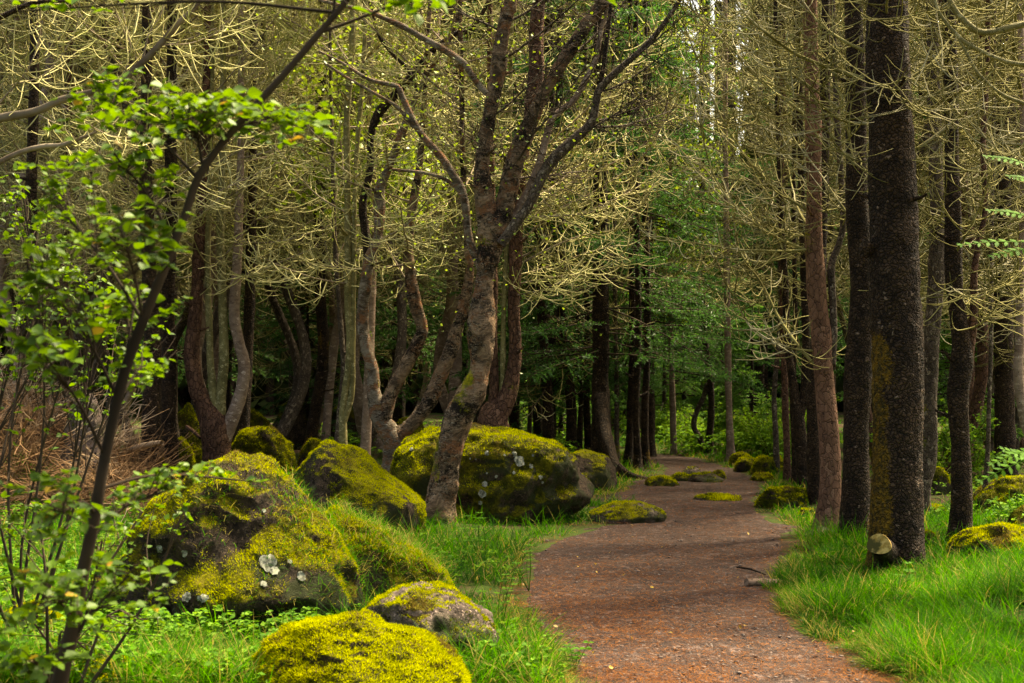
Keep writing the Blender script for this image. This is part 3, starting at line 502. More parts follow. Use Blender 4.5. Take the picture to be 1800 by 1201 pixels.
# four-stemmed pine
stems('four_stemmed_pine', 16.5, 'pine splitting low into four stems, two pale green, behind the long mossy boulder', [
    ('trunk', [(382, 880, 58), (380, 800, 50), (378, 750, 54), (360, 715, 34), (345, 680, 27), (337, 630, 26), (341, 570, 25), (347, 500, 23), (350, 430, 21), (355, 360, 20), (360, 250, 18), (365, 100, 15)], 'bark_red', dict(step=.03, sides=26, moss=m_base(.9, .6, 21))),
    ('stem', [(384, 760, 26), (376, 700, 17), (370, 640, 12), (368, 580, 12), (366, 500, 11), (365, 420, 11), (368, 320, 10), (372, 150, 9)], 'bark_olive', dict(sides=14)),
    ('stem', [(386, 760, 26), (388, 700, 18), (393, 640, 17), (393, 580, 16), (390, 500, 15), (387, 420, 14), (389, 350, 13), (392, 200, 11)], 'bark_olive', dict(sides=16)),
    ('stem', [(392, 770, 30), (412, 725, 24), (426, 680, 22), (429, 640, 21), (420, 600, 20), (412, 560, 20), (414, 500, 19), (418, 440, 17), (420, 360, 15), (424, 250, 13), (424, 100, 12), (424, 0, 11)], 'bark_pink', dict(step=.03, sides=20)),
], whorls=[(0, 22, 2.5, 7, 1.5, None, 1, .3), (1, 22, 2.4, 7, 1.3, None, 1, .3), (3, 34, 2.4, 7.5, 1.6, 0, 1.2, .35)], seed=460)
stems('pine_tree', 18.5, 'dark upright trunk tight behind the pinkish stem of the four-stemmed pine', [('trunk', [(424, 870, 30), (426, 790, 26), (430, 700, 22), (436, 600, 20), (440, 500, 18), (442, 400, 17), (445, 250, 15)], 'bark_dark', dict(sides=16))], whorls=[(0, 30, 2.6, 7.5, 1.5, None, 1, .3)], seed=465)
stems('pine_tree', 20.5, 'lone leaning brown trunk speckled with yellow lichen, above the low mossy boulders', [('trunk', [(546, 850, 30), (546, 780, 24), (555, 720, 21), (565, 660, 21), (569, 600, 20), (564, 540, 19), (562, 470, 19), (560, 380, 18), (562, 200, 16), (565, 50, 14)], 'bark_dark', dict(sides=16, moss=m_base(0, .5, 25)))], whorls=[(0, 36, 2.6, 8, 1.6, None, 1, .3)], seed=470, ztop=9)
stems('pine_tree', 15.6, 'stout dark gnarled trunk beside the brush pile, leaves hanging before it', [('trunk', [(268, 890, 52), (268, 800, 44), (266, 740, 36), (268, 680, 34), (270, 640, 30), (266, 560, 28), (262, 480, 26), (258, 380, 25), (256, 250, 22), (258, 80, 18)], 'bark_dark', dict(sides=22, moss=m_base(1.2, .6, 27)))], whorls=[(0, 40, 2.5, 7, 1.6, None, 1, .3)], seed=475)
stems('pine_tree', 16.4, 'dark straight trunk immediately right of the stout gnarled trunk', [('trunk', [(302, 880, 34), (300, 800, 27), (296, 720, 25), (297, 640, 25), (296, 540, 24), (298, 420, 23), (300, 280, 21), (302, 50, 18)], 'bark_dark', dict(sides=18, moss=m_base(1.0, .6, 28)))], whorls=[(0, 34, 2.5, 7, 1.5, None, 1, .3)], seed=480)
stems('pine_tree', 17.0, 'pale brown trunk rising out of the brush pile', [('trunk', [(118, 860, 24), (116, 780, 19), (114, 700, 16), (113, 600, 15), (112, 480, 15), (118, 300, 14), (122, 100, 13)], 'bark_red', dict(sides=14))], whorls=[(0, 34, 2.5, 7, 1.5, None, 1, .3)], seed=485)
stems('pine_tree', 15.5, 'dark trunk close to the frame edge, behind the brush pile', [('trunk', [(62, 880, 30), (60, 780, 24), (62, 650, 22), (58, 500, 20), (55, 350, 19), (60, 150, 17)], 'bark_dark', dict(sides=16))], whorls=[(0, 34, 2.6, 7, 1.5, None, 1, .3)], seed=487)
stems('pine_tree', 10.5, 'grey-limbed tree beyond the frame edge, its long mossy limbs reaching in high', [
    ('trunk', [(-120, 1000, 60), (-110, 700, 50), (-100, 400, 42), (-90, 150, 34)], 'bark_grey', dict(sides=18)),
    ('limb', [(-95, 250, 22), (-40, 225, 18), (0, 208, 16), (60, 197, 14), (110, 175, 13), (170, 160, 12), (215, 140, 12), (250, 110, 11), (280, 80, 11), (310, 45, 10), (345, 10, 9), (370, -40, 7)], 'limb', dict(sides=14, moss=m_base(0, 0, 30, top=True))),
    ('limb', [(-95, 330, 16), (-30, 300, 12), (30, 270, 9), (75, 258, 9), (110, 255, 8), (150, 240, 6), (170, 232, 5)], 'limb', dict(sides=10)),
    ('limb', [(-90, 60, 14), (0, 30, 10), (60, 5, 8), (135, 2, 5)], 'bark_dark', dict(sides=10)),
], traced=[(TR((100, 178), (150, 215), (200, 240), (260, 235), (310, 190)), .006), (TR((250, 110), (262, 60), (285, 20), (290, -30)), .008), (TR((60, 198), (110, 225), (140, 250)), .006), (TR((280, 80), (340, 75), (390, 50), (420, 0)), .006), (TR((0, 180), (50, 120), (70, 60), (70, 0)), .007), (TR((20, 150), (80, 130), (130, 60), (140, 0)), .006), (TR((215, 140), (230, 90), (220, 40), (210, -20)), .006)], seed=490, rt=.0045, ztop=5.5)
# right-hand row
big, W1 = stems('pine_tree', 10.2, 'largest dark trunk with flaky bark and a sawn stub, standing in long grass', [
    ('trunk', [(1572, 1035, 108), (1575, 980, 102), (1577, 900, 93), (1578, 820, 93), (1579, 740, 94), (1578, 660, 97), (1577, 600, 97), (1573, 520, 96), (1570, 440, 92), (1571, 380, 88), (1568, 300, 84), (1564, 200, 82), (1560, 100, 80), (1559, 0, 79), (1558, -40, 78)], 'bark_dark', dict(step=.012, sides=110, rough=.04, lump=.04, flare=.3, rs=.94, moss=m_base(.8, .25, 33, side=(-2.0, .35, 0), zm=2.1))),
    ('trunk_burl', [(1530, 430, 30), (1522, 440, 26), (1519, 452, 16)], 'bark_dark', dict(sides=14, up=False, dY=-.05)),
    ('sawn_stub', [(1562, 978, 52, 0), (1553, 967, 42, -.3), (1546, 958, 38, -.60)], 'bark_dark', dict(sides=24, up=False, step=.02, lump=0.0, rough=.02)),
], traced=[(TR((1518, 138), (1460, 120), (1400, 95, -.2), (1350, 60, -.4), (1310, 25, -.5), (1275, -30, -.6)), .017), (TR((1520, 90), (1480, 70), (1440, 40, .3), (1410, 0, .5)), .013), (TR((1524, 218), (1480, 212), (1445, 185, -.3), (1415, 145, -.5), (1395, 90, -.6)), .010),
           (TR((1524, 286), (1490, 275), (1460, 240, -.3), (1440, 180, -.5)), .007), (TR((1605, 135), (1640, 110), (1665, 75, .3), (1690, 40, .5), (1700, 0, .6)), .012), (TR((1602, 185), (1635, 155), (1660, 115), (1680, 60, -.3)), .008), (TR((1610, 203), (1655, 180), (1705, 150, -.3), (1740, 110, -.5), (1770, 60, -.7)), .013),
           (TR((1612, 262), (1650, 235), (1700, 190), (1735, 140), (1765, 70)), .014), (TR((1612, 280), (1640, 272), (1665, 240), (1670, 200)), .006), (TR((1515, 30), (1560, 34, -.5), (1640, 20, -.8), (1720, 0, -1)), .009), (TR((1522, 160), (1560, 150, -.5), (1600, 190, -.7), (1660, 190, -.9), (1700, 150, -1)), .006)],
    twmat=('twig_olive', 'twig_olive'), seed=500, rt=.004, whorls=[(0, 30, 3.6, 8, 1.5, None, 1, .3)])
# sawn face
bs = big.location; c = P(1545, 957, 9.57); nrm = unit(np.array([-.30, -.9, .12])); a_ = unit(np.cross(nrm, [0, 0, 1.])); b_ = np.cross(nrm, a_); th = np.arange(24) / 24 * 2 * PI
rim = c + nrm * .012 + (a_ * np.cos(th)[:, None] * .080 + b_ * np.sin(th)[:, None] * .068) * (1 + .06 * np.sin(th * 3))[:, None]
V = np.vstack([rim, rim - nrm * .06, [c + nrm * .013]]) - np.array(bs); i = np.arange(24); j = (i + 1) % 24
obj('sawn_face', mesh('sawn_face', [(V, np.stack([i, j, np.full(24, 48)], -1)), (V[:0], np.zeros((0, 4), int))] if False else [(V, np.stack([i, j, np.full(24, 48)], -1)), (V, np.stack([i, i + 24, j + 24, j], -1))], M['cut'], smooth=False), big)
OL = ('twig_olive', 'twig_olive')
stems('pine_tree', 11.8, 'dark scaly trunk immediately left of the largest trunk', [('trunk', [(1500, 985, 58), (1502, 930, 48), (1504, 850, 46), (1505, 760, 45), (1508, 680, 46), (1512, 600, 44), (1515, 520, 42), (1512, 440, 42), (1508, 360, 40), (1505, 240, 36), (1503, 100, 34), (1500, 0, 32)], 'bark_dark', dict(step=.025, sides=40, rough=.03, flare=.2, moss=m_base(.5, .5, 36)))], whorls=[(0, 36, 2.6, 7.5, 1.7, PI, 1.3, .35)], twmat=OL, seed=510, rt=.0046)
stems('pine_tree', 12.6, 'reddish brown trunk with scaly lower half, left of the dark pair, forked halfway up', [
    ('trunk', [(1452, 960, 52), (1456, 910, 42), (1460, 840, 38), (1457, 760, 37), (1449, 680, 36), (1444, 600, 36), (1438, 540, 34), (1434, 480, 32), (1430, 420, 31), (1431, 340, 29), (1430, 240, 28), (1426, 120, 27), (1424, 0, 25)], 'bark_orange', dict(step=.022, sides=36, rough=.03, flare=.3, moss=m_base(.3, .4, 38))),
    ('stem', [(1458, 640, 22), (1464, 590, 15), (1464, 530, 13), (1461, 470, 13), (1474, 430, 12), (1482, 390, 11), (1478, 300, 11), (1470, 180, 10)], 'bark_grey', dict(sides=14)),
], traced=[(TR((1435, 645), (1405, 610), (1370, 560, .3), (1340, 500, .5), (1300, 440, .7), (1290, 380, .8)), .016), (TR((1430, 617), (1390, 612, -.2), (1340, 590, -.4), (1310, 560, -.5), (1290, 510, -.6)), .011), (TR((1420, 440), (1370, 420), (1310, 380), (1260, 320), (1235, 240), (1225, 160)), .013), (TR((1420, 370), (1360, 330), (1300, 260), (1255, 180), (1225, 100), (1200, 40)), .014), (TR((1418, 300), (1370, 260), (1320, 190), (1290, 120)), .011), (TR((1480, 400), (1500, 350, -.3), (1530, 300, -.6), (1560, 230, -.8)), .006)],
    whorls=[(0, 34, 2.3, 7.5, 1.6, PI, 1.2, .35)], twmat=OL, seed=520, rt=.005)
stems('pine_tree', 14.8, 'black trunk close behind the reddish one, rising from the mossy hump', [('trunk', [(1438, 920, 44), (1437, 880, 34), (1434, 800, 30), (1432, 700, 28), (1436, 600, 24), (1440, 500, 22), (1445, 380, 20), (1450, 200, 18)], 'bark_dark', dict(sides=18, flare=.3))], whorls=[(0, 30, 2.4, 7.5, 1.5, None, 1.2, .3)], twmat=OL, seed=530)
stems('pine_tree', 16.7, 'dark trunk forking in a narrow V, beside the mossy hump', [
    ('trunk', [(1414, 885, 32), (1411, 840, 24), (1408, 780, 22), (1402, 730, 20), (1392, 660, 15), (1384, 600, 12), (1380, 500, 11), (1372, 350, 10)], 'bark_dark', dict(sides=16)),
    ('stem', [(1404, 750, 14), (1414, 690, 15), (1417, 620, 15), (1416, 560, 13), (1412, 450, 12), (1408, 300, 12)], 'bark_dark', dict(sides=14))], whorls=[(0, 26, 2.0, 7, 1.5, None, 1.2, .3), (1, 20, 2.4, 7, 1.3, None, 1.2, .3)], twmat=OL, seed=540)
for i, (u, vb, wd, top, mt, lb) in enumerate([(1384, 848, 13, 1376, 'bark_red', 'thin straight brown trunk past the mossy mounds, left of the V-forked trunk'), (1365, 835, 10, 1372, 'bark_grey', 'thinnest grey trunk just past the mossy mounds'), (1397, 852, 10, 1398, 'bark_dark', 'thin dark stem tucked beside the V-forked trunk')]):
    stems('pine_tree', gY(vb), lb, [('trunk', [(u, vb + 5, wd * 1.3), (u - 1, vb - 60, wd), (u - 4, vb - 150, wd * .9), (top, vb - 280, wd * .85), (top - 3, 350, wd * .8), (top, 100, wd * .7)], mt, dict(sides=12))], whorls=[(0, 22, 2.0, 7.5, 1.3, None, 1, .25)], twmat=OL, seed=550 + i)
stems('pine_tree', 11.4, 'dark trunk standing apart to the right of the largest one, forked above eye height', [
    ('trunk', [(1682, 985, 52), (1688, 930, 40), (1690, 860, 38), (1688, 780, 34), (1684, 700, 38), (1690, 640, 40), (1690, 600, 34), (1682, 540, 30), (1676, 470, 31), (1676, 400, 30), (1674, 300, 26), (1672, 180, 24), (1668, 0, 22)], 'bark_dark', dict(step=.025, sides=32, rough=.03, flare=.25, moss=m_base(.6, .4, 44))),
    ('stem', [(1698, 640, 22), (1708, 590, 15), (1712, 540, 14), (1712, 480, 12), (1722, 420, 11), (1732, 360, 10), (1728, 250, 10), (1735, 100, 9)], 'bark_red', dict(sides=14)),
], traced=[(TR((1704, 580), (1735, 560, -.2), (1755, 530, -.3), (1765, 480, -.4)), .009), (TR((1700, 400), (1740, 340), (1780, 290), (1830, 250)), .008), (TR((1665, 500), (1700, 520, -.6), (1760, 500, -.9), (1810, 440, -1)), .006)], whorls=[(0, 32, 2.0, 7, 1.5, 0, 1.5, .3)], twmat=OL, seed=560, rt=.0045)
stems('pine_tree', 13.2, 'grey-green trunk half hidden behind the largest trunk', [('trunk', [(1618, 925, 44), (1620, 860, 32), (1632, 800, 28), (1634, 700, 26), (1638, 600, 27), (1645, 500, 28), (1648, 400, 26), (1645, 300, 24), (1640, 100, 22)], 'bark_grey', dict(sides=24, step=.03, moss=m_base(2.0, .3, 47)))], whorls=[(0, 34, 2.2, 7.5, 1.6, .2, 1.4, .3)], twmat=OL, seed=570)
stems('slim_tree', 13.6, 'thin grey stem right of the lone dark trunk, in front of the dark boulder', [('trunk', [(1728, 930, 13), (1732, 860, 10), (1737, 780, 9), (1739, 700, 8), (1742, 600, 8), (1742, 450, 7), (1746, 250, 7)], 'bark_grey', dict(sides=10))], whorls=[(0, 16, 1.8, 6.5, .9, None, 1, .3)], twmat=OL, seed=580)
stems('pine_tree', 12.2, 'pale brown leaning trunk cut by the frame edge', [('trunk', [(1835, 950, 24), (1815, 800, 20), (1797, 720, 18), (1790, 660, 17), (1792, 600, 16), (1793, 500, 14), (1797, 420, 13), (1800, 300, 12), (1795, 100, 11)], 'bark_pink', dict(sides=16))], whorls=[(0, 30, 1.9, 6.5, 1.4, PI, 1.3, .2)], twmat=OL, seed=590)
stems('pine_tree', 17.5, 'black thick trunk in deep shade behind the dark boulder', [('trunk', [(1772, 880, 46), (1768, 800, 38), (1766, 700, 34), (1764, 550, 32), (1762, 300, 28)], 'bark_dark', dict(sides=16))], whorls=[(0, 36, 1.5, 7, 1.5, None, 1, .1)], twmat=OL, seed=600)
stems('pine_tree', 9.2, 'tree standing beyond the frame edge, thick olive limbs reaching in at the top corner', [
    ('trunk', [(2010, 1040, 90), (2000, 700, 76), (1990, 300, 66), (1985, 0, 58)], 'bark_dark', dict(sides=24)),
    ('limb', [(1990, 60, 26), (1900, 38, 18), (1840, 40, 16), (1800, 43, 14), (1770, 50, 13), (1742, 57, 12), (1720, 56, 12), (1700, 42, 11), (1680, 20, 10), (1662, -15, 9)], 'bark_olive', dict(sides=14)),
    ('limb', [(1990, 140, 20), (1880, 120, 12), (1830, 114, 10), (1790, 113, 9), (1750, 102, 8), (1705, 80, 8), (1680, 60, 7), (1650, 20, 6), (1640, -20, 5)], 'bark_olive', dict(sides=12)),
    ('limb', [(1985, 260, 18), (1860, 210, 9), (1800, 182, 7), (1760, 165, 6), (1720, 130, 6), (1700, 95, 5), (1680, 60, 4)], 'bark_olive', dict(sides=10)),
], traced=[(TR((1760, 105), (1740, 130), (1700, 150), (1660, 120), (1640, 70)), .005), (TR((1740, 57), (1780, 20), (1800, -20)), .006), (TR((1800, 182), (1810, 230), (1780, 270), (1740, 260)), .005), (TR((1850, 205), (1800, 260), (1740, 300), (1690, 300)), .006), (TR((1900, 300), (1840, 320), (1790, 350), (1740, 350)), .006)], twmat=OL, seed=610, ztop=5, rt=.004)
# trunks along the path, middle distance
MID = [(1058, 834, 34, 1056, 'bark_dark', None),
       (904, 800, 20, 908, 'bark_dark', 'dim trunk at the shoulder of the big boulder, nearest its top edge'),
       (930, 795, 9, 928, 'bark_grey', 'thin trunk rising right behind the big boulder, second from its stems'),
       (959, 792, 10, 960, 'bark_grey', 'thin trunk behind the middle of the big boulder, standing alone in a green gap'),
       (1004, 815, 20, 988, 'bark_dark', 'dark trunk leaning left, at the right shoulder of the big boulder'),
       (1018, 808, 11, 1013, 'bark_dark', 'thin dark trunk between the left-leaning trunk and the black spruce'),
       (1034, 806, 13, 1032, 'bark_dark', 'slim dark trunk crowding the left side of the black spruce'),
       (1084, 815, 9, 1082, 'bark_grey', 'thin rim-lit trunk just right of the black spruce'),
       (1106, 822, 15, 1112, 'bark_dark', 'knobbly trunk, first of the three close together at the path edge'),
       (1121, 828, 13, 1122, 'bark_dark', 'middle trunk of the three close together at the path edge'),
       (1134, 824, 14, 1138, 'bark_dark', 'right-hand trunk of the three close together at the path edge'),
       (1247, 800, 13, 1237, 'bark_dark', 'slim dark trunk behind the crooked stem at the path bend'),
       (1284, 812, 14, 1279, 'bark_pink', 'tall pale slim trunk at the outer side of the path bend')]
for i, (u, vb, wd, top, mt, lb) in enumerate(MID):
    if lb is None: continue
    stems('pine_tree', gY(vb), lb, [('trunk', [(u, vb + 6, wd * 1.5), (u, vb - 25, wd), (u + (i % 3 - 1) * 3, vb - 110, wd * .92), (top, vb - 230, wd * .85), (top - 2, 420, wd * .8), (top - 4, 250, wd * .7), (top - 4, 50, wd * .6)], mt, dict(sides=16, flare=.55, moss=m_base(.5, .8, 60 + i)))],
          whorls=[(0, 12 if u < 1200 else 22, 2.0, 8, 1.1, None, 1, .0)], twmat=('twig_dark', 'twig_olive') if u < 1200 else ('limb', 'twig_tan'), seed=620 + i)
stems('crooked_stem', 23.5, 'short crooked bent stem leaning in front of the slim dark trunk at the path bend', [('trunk', [(1242, 806, 12), (1232, 775, 10), (1220, 750, 9), (1224, 725, 9), (1236, 700, 9), (1243, 680, 10), (1254, 665, 7), (1262, 648, 5)], 'bark_grey', dict(sides=12, up=False, step=.03))])
bt = [o for o in sc.objects if o.name == 'spruce_tree'][0]
x0, y0 = bt.location.x, bt.location.y
for s_ in [[(1062, 700, 32), (1068, 760, 30), (1080, 810, 22), (1098, 845, 16), (1112, 866, 10)], [(1085, 820, 14), (1110, 836, 12), (1150, 845, 9), (1185, 850, 6)], [(1088, 832, 12), (1120, 852, 9), (1150, 858, 7), (1165, 862, 4)], [(1050, 810, 18), (1036, 832, 12), (1025, 842, 8)]]:
    yb = 18.6; w_ = px2w(s_, yb); w_[:, 1] += np.linspace(1.2, 0, len(w_)) if s_[0][1] < 800 else 0
    obj('root', trunk_mesh('root', w_, M['bark_dark'], 12, .04, .06, base=np.array([x0, y0, 0]), lump=.12), bt)
bt.rotation_euler.z = 0; bt.scale = (1, 1, 1); bt.location.z = 0
w_ = px2w([(1060, 850, 46), (1058, 780, 36), (1056, 700, 32), (1056, 600, 31), (1056, 480, 28)], y0); 
[c_ for c_ in bt.children if c_.name.startswith('trunk')][0].data = trunk_mesh('trunk', extend(w_, 11), M['bark_dark'], 18, .06, base=np.array([x0, y0, 0]), flare=.15)
# ------------------------------------------------------------------ boulders
import bmesh
_ico = {}
def ico(n):
    if n not in _ico:
        b = bmesh.new(); bmesh.ops.create_icosphere(b, subdivisions=n, radius=1); _ico[n] = (np.array([v.co[:] for v in b.verts]), np.array([[v.index for v in f.verts] for f in b.faces])); b.free()
    return _ico[n]
ROCKS = []
def boulder(u, Y, wpx, zt, label, seed=0, depth=.8, rot=0, sq=.75, n=5, mat='rock', moss=.3, fuzz=1.0, lean=(0, 0), rough=.14, bright=.5, name='mossy_boulder', zb=None, frontbare=0, group=None, fz=.012, taper=.25, slope=0, dents=()):  # bright: share of lit-tone moss, lower on stones standing in shade
    x = (u - 900) / FX * Y; rx = wpx / 2 / FX * Y; ry = rx * depth; zb = -.25 * zt - .05 if zb is None else zb; rz = (zt - zb) / 2
    V, F = ico(n); V = V.copy(); V = np.sign(V) * np.abs(V) ** sq; V = V / np.maximum(np.abs(V).max(), 1)
    N0 = unit(V); V = V * (1 + fbm(N0 * 1.5 + seed, 3, seed) * rough * 1.9)[:, None]
    V = V + N0 * (fbm(V * 3.5 + seed, 4, seed + 3) * .10)[:, None] * rough / .14
    rc = np.random.default_rng(seed + 900)
    for _ in range(9):
        nn = unit(rc.normal(0, 1, 3) * [1, 1, .7]); hh = (V @ nn).max() * rc.uniform(.68, .9); dd = V @ nn - hh; V = V - nn * (np.maximum(dd, 0) * .8)[:, None]
    zn = np.clip((V[:, 2] + .3) / 1.3, 0, 1); V[:, :2] *= (1.04 - taper * zn ** 1.6)[:, None]; V[:, 2] *= 1 - slope * V[:, 0] * (V[:, 2] > 0)
    V = V * [rx, ry, rz]; z1 = V[:, 2].max(); V[:, 2] = V[:, 2] * rz / z1
    V[:, 0] += V[:, 2] * lean[0]; V[:, 1] += V[:, 2] * lean[1]
    c, s = math.cos(rot), math.sin(rot); V[:, :2] = V[:, :2] @ np.array([[c, s], [-s, c]])
    V[:, 2] += (zt + zb) / 2; V = V + N0 * (fbm(V * 9, 3, seed + 8) * .03 + np.abs(fbm(V * 24, 2, seed + 9)) * .022)[:, None]
    for (du, dv, dr, dd_) in dents:
        yy = Y - ry * .75; cc = P(du, dv, yy) - [x, Y, 0]; q_ = np.sqrt(((V[:, 0] - cc[0]) / dr) ** 2 + ((V[:, 2] - cc[2]) / dr) ** 2) + fbm(V * 5, 3, seed + 66) * .35; V[:, 1] += sstep(1, .35, q_) * dd_ * (V[:, 1] < .1)
    e1 = V[F[:, 1]] - V[F[:, 0]]; e2 = V[F[:, 2]] - V[F[:, 0]]; fn = np.cross(e1, e2); area = np.linalg.norm(fn, axis=1) / 2; fnn = unit(fn)
    vn = np.zeros_like(V)
    for k in range(3): np.add.at(vn, F[:, k], fn)
    vn = unit(vn); ms = np.clip(sstep(-.15, .75, vn[:, 2] + fbm(V * 4, 3, seed + 11) * 1.1 + moss + .5 * np.minimum(vn[:, 1], 0)) * 1.0 + fbm(V * 11, 3, seed + 2) * .5, 0, 1)
    if frontbare: ms = ms * (1 - sstep(.4, .8, vn[:, 0] * frontbare - .2 * vn[:, 1]))
    t = thing(name, (x, Y, 0), label, 'boulder', group); obj('rock', mesh('rock', [(V, F)], M[mat], attr={'moss': ms}), t)
    ROCKS.append((x, Y, rx, ry, V, F))
    if fuzz > 0:
        rg = np.random.default_rng(seed + 50); fm = ms[F].mean(1); vis = (V[F].mean(1)[:, 2] > -.02) & (fm > .10); pr = area * vis * np.clip(fm + .12, 0, 1) ** 1.1; tot = pr.sum()
        cnt = int(min(70000, tot * 42000 * fuzz * min(1.6, (9 / Y) ** 1.2)))
        if cnt > 40:
            fi = rg.choice(len(F), cnt, p=pr / tot); ab = rg.uniform(0, 1, (cnt, 2)); ab = np.where(ab.sum(1, keepdims=True) > 1, 1 - ab, ab)
            p = V[F[fi, 0]] + e1[fi] * ab[:, :1] + e2[fi] * ab[:, 1:]; d = unit(fnn[fi] + rg.normal(0, .55, (cnt, 3)) + [0, 0, .15]); L = fz * rg.uniform(.5, 1.5, (cnt, 1)) * (1 + .6 * fbm(p * 12, 2, 77)[:, None]); wv = unit(np.cross(d, rg.normal(0, 1, (cnt, 3)))) * fz * .27
            tri = np.stack([p - wv - fnn[fi] * .004, p + wv - fnn[fi] * .004, p + d * L], 1); br = (fbm(p * 7, 4, seed + 60) * 1.3 + fnn[fi][:, 2] * 1.1 + fnn[fi][:, 1] * .35 + (fm[fi] - .6) * .7 + rg.normal(0, .22, cnt)) > 1.0 - bright  # painted light: tops and far sides take lit tone, fronts shaded, plus random patches
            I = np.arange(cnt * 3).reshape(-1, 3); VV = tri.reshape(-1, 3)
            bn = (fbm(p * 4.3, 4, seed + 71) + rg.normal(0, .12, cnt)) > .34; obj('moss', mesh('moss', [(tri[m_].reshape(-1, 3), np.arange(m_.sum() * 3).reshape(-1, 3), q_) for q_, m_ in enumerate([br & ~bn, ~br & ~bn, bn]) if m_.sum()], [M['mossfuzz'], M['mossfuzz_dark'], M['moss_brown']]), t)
    return t, V, F, vn
b1, V1, F1, N1 = boulder(420, 8.35, 450, .99, 'largest mossy boulder at the left, dark hollowed front and bright yellow-green crown', 3, .9, .25, .85, 6, moss=.10, bright=.88, rough=.19, lean=(.06, .12), taper=.5, slope=.1, dents=[(385, 955, .30, .15), (300, 1010, .2, .08)])
def lichen(t, V, N, u, v, Y, r, seed):
    """flat lichen patch laid on the rock where the sight line meets it"""
    tgt = P(u, v, Y) - np.array(t.location); ray = unit(P(u, v, Y) - np.array([0, 0, CH])); base = np.array([0, 0, CH]) - np.array(t.location)
    rel = V - base; along = rel @ ray; perp = np.linalg.norm(rel - along[:, None] * ray, axis=1); near = np.where(perp < .04)[0]
    if not len(near): return
    k = near[along[near].argmin()]; c = V[k]; n_ = N[k]; d = np.linalg.norm(V - c, axis=1); a_ = unit(np.cross(n_, [0, 0, 1.001])); b_ = np.cross(n_, a_); m_ = 26; th = np.arange(m_) / m_ * 2 * PI
    rings = [c + n_ * .012]
    pts = [c]
    for q in (.45, .8, 1):
        rr = r * q * (1 + .45 * fbm(np.stack([np.cos(th) * 1.8, np.sin(th) * 1.8, th * 0 + seed], -1), 3, seed)); pts += list(c + a_ * (rr * np.cos(th))[:, None] + b_ * (rr * np.sin(th) * 1.15)[:, None])
    pts = np.array(pts); near = np.where(d < r * 2.5)[0]
    out = []
    for p in pts:
        j = near[np.linalg.norm(V[near] - p, axis=1).argmin()]; out.append(p + n_ * max(-.03, min(.04, (V[j] - p) @ n_)) + n_ * .010)
    out = np.array(out); fs = [[0, 1 + i, 1 + (i + 1) % m_, 1 + (i + 1) % m_] for i in range(m_)]; F3 = np.array([f[:3] for f in fs]); F4 = np.array([[1 + m_ * q + i, 1 + m_ * (q + 1) + i, 1 + m_ * (q + 1) + (i + 1) % m_, 1 + m_ * q + (i + 1) % m_] for q in (0, 1) for i in range(m_)])
    obj('lichen_patch', mesh('lichen_patch', [(out, F3), (out, F4)], M['lichen']), t)
lichen(b1, V1, N1, 480, 990, 8, .045, 1); lichen(b1, V1, N1, 470, 1018, 8, .018, 5)
b2, V2, F2, N2 = boulder(636, 8.8, 285, .60, 'grassy moss mound leaning against the largest boulder', 8, .95, .1, .9, 5, moss=.4, bright=.7, name='moss_mound', lean=(-.2, 0), taper=.45, slope=.25)
boulder(622, 11.9, 245, .86, 'steep mossy boulder with a slanting face, between the largest one and the birch', 14, .9, .3, .85, 6, moss=.35, bright=.8, lean=(-.2, 0), taper=.4, slope=.25)
rl = np.random.default_rng(123)
for _ in range(9): lichen(b1, V1, N1, rl.uniform(270, 560), rl.uniform(880, 1080), 8, rl.uniform(.008, .026), int(rl.integers(900)))
b4, V4, F4, N4 = boulder(858, 13.7, 318, .92, 'big rounded mossy boulder with white lichen spots behind the peeling birch', 21, .8, -.05, .72, 6, moss=1.0, bright=.55, rough=.12, frontbare=1, fz=.016, taper=.12, slope=.12)
for (u, v, r) in [*[(rl.uniform(800, 990), rl.uniform(770, 900), rl.uniform(.008, .022)) for _ in range(12)], (918, 808, .046), (909, 800, .024), (929, 815, .02), (852, 795, .02), (893, 798, .010), (853, 872, .034), (849, 858, .026), (721, 784, .018), (935, 795, .012)]: lichen(b4, V4, N4, u, v, 13, r, int(u))
boulder(1022, 17, 135, .46, 'mossy boulder with a bare sloping side at the edge of the dark trunks', 25, .8, 0, .7, 5, moss=.2, bright=.12, frontbare=1)
boulder(742, 7.2, 262, .385, 'round pinkish-grey boulder thinly capped with moss', 31, .9, .3, .95, 6, 'rock_pale', moss=-.5, bright=.85, rough=.09, taper=.25)
boulder(640, 6.35, 400, .375, 'low bright moss-covered boulder nearest the camera', 36, .75, -.1, .95, 6, moss=.55, bright=.82, rough=.13, lean=(-.15, 0), taper=.4, slope=.25)
boulder(1103, 13.6, 122, .18, 'low flat mossy stone lying at the edge of the path', 41, .75, .3, .8, 5, 'rock_pale', moss=.0, bright=.6, rough=.09)
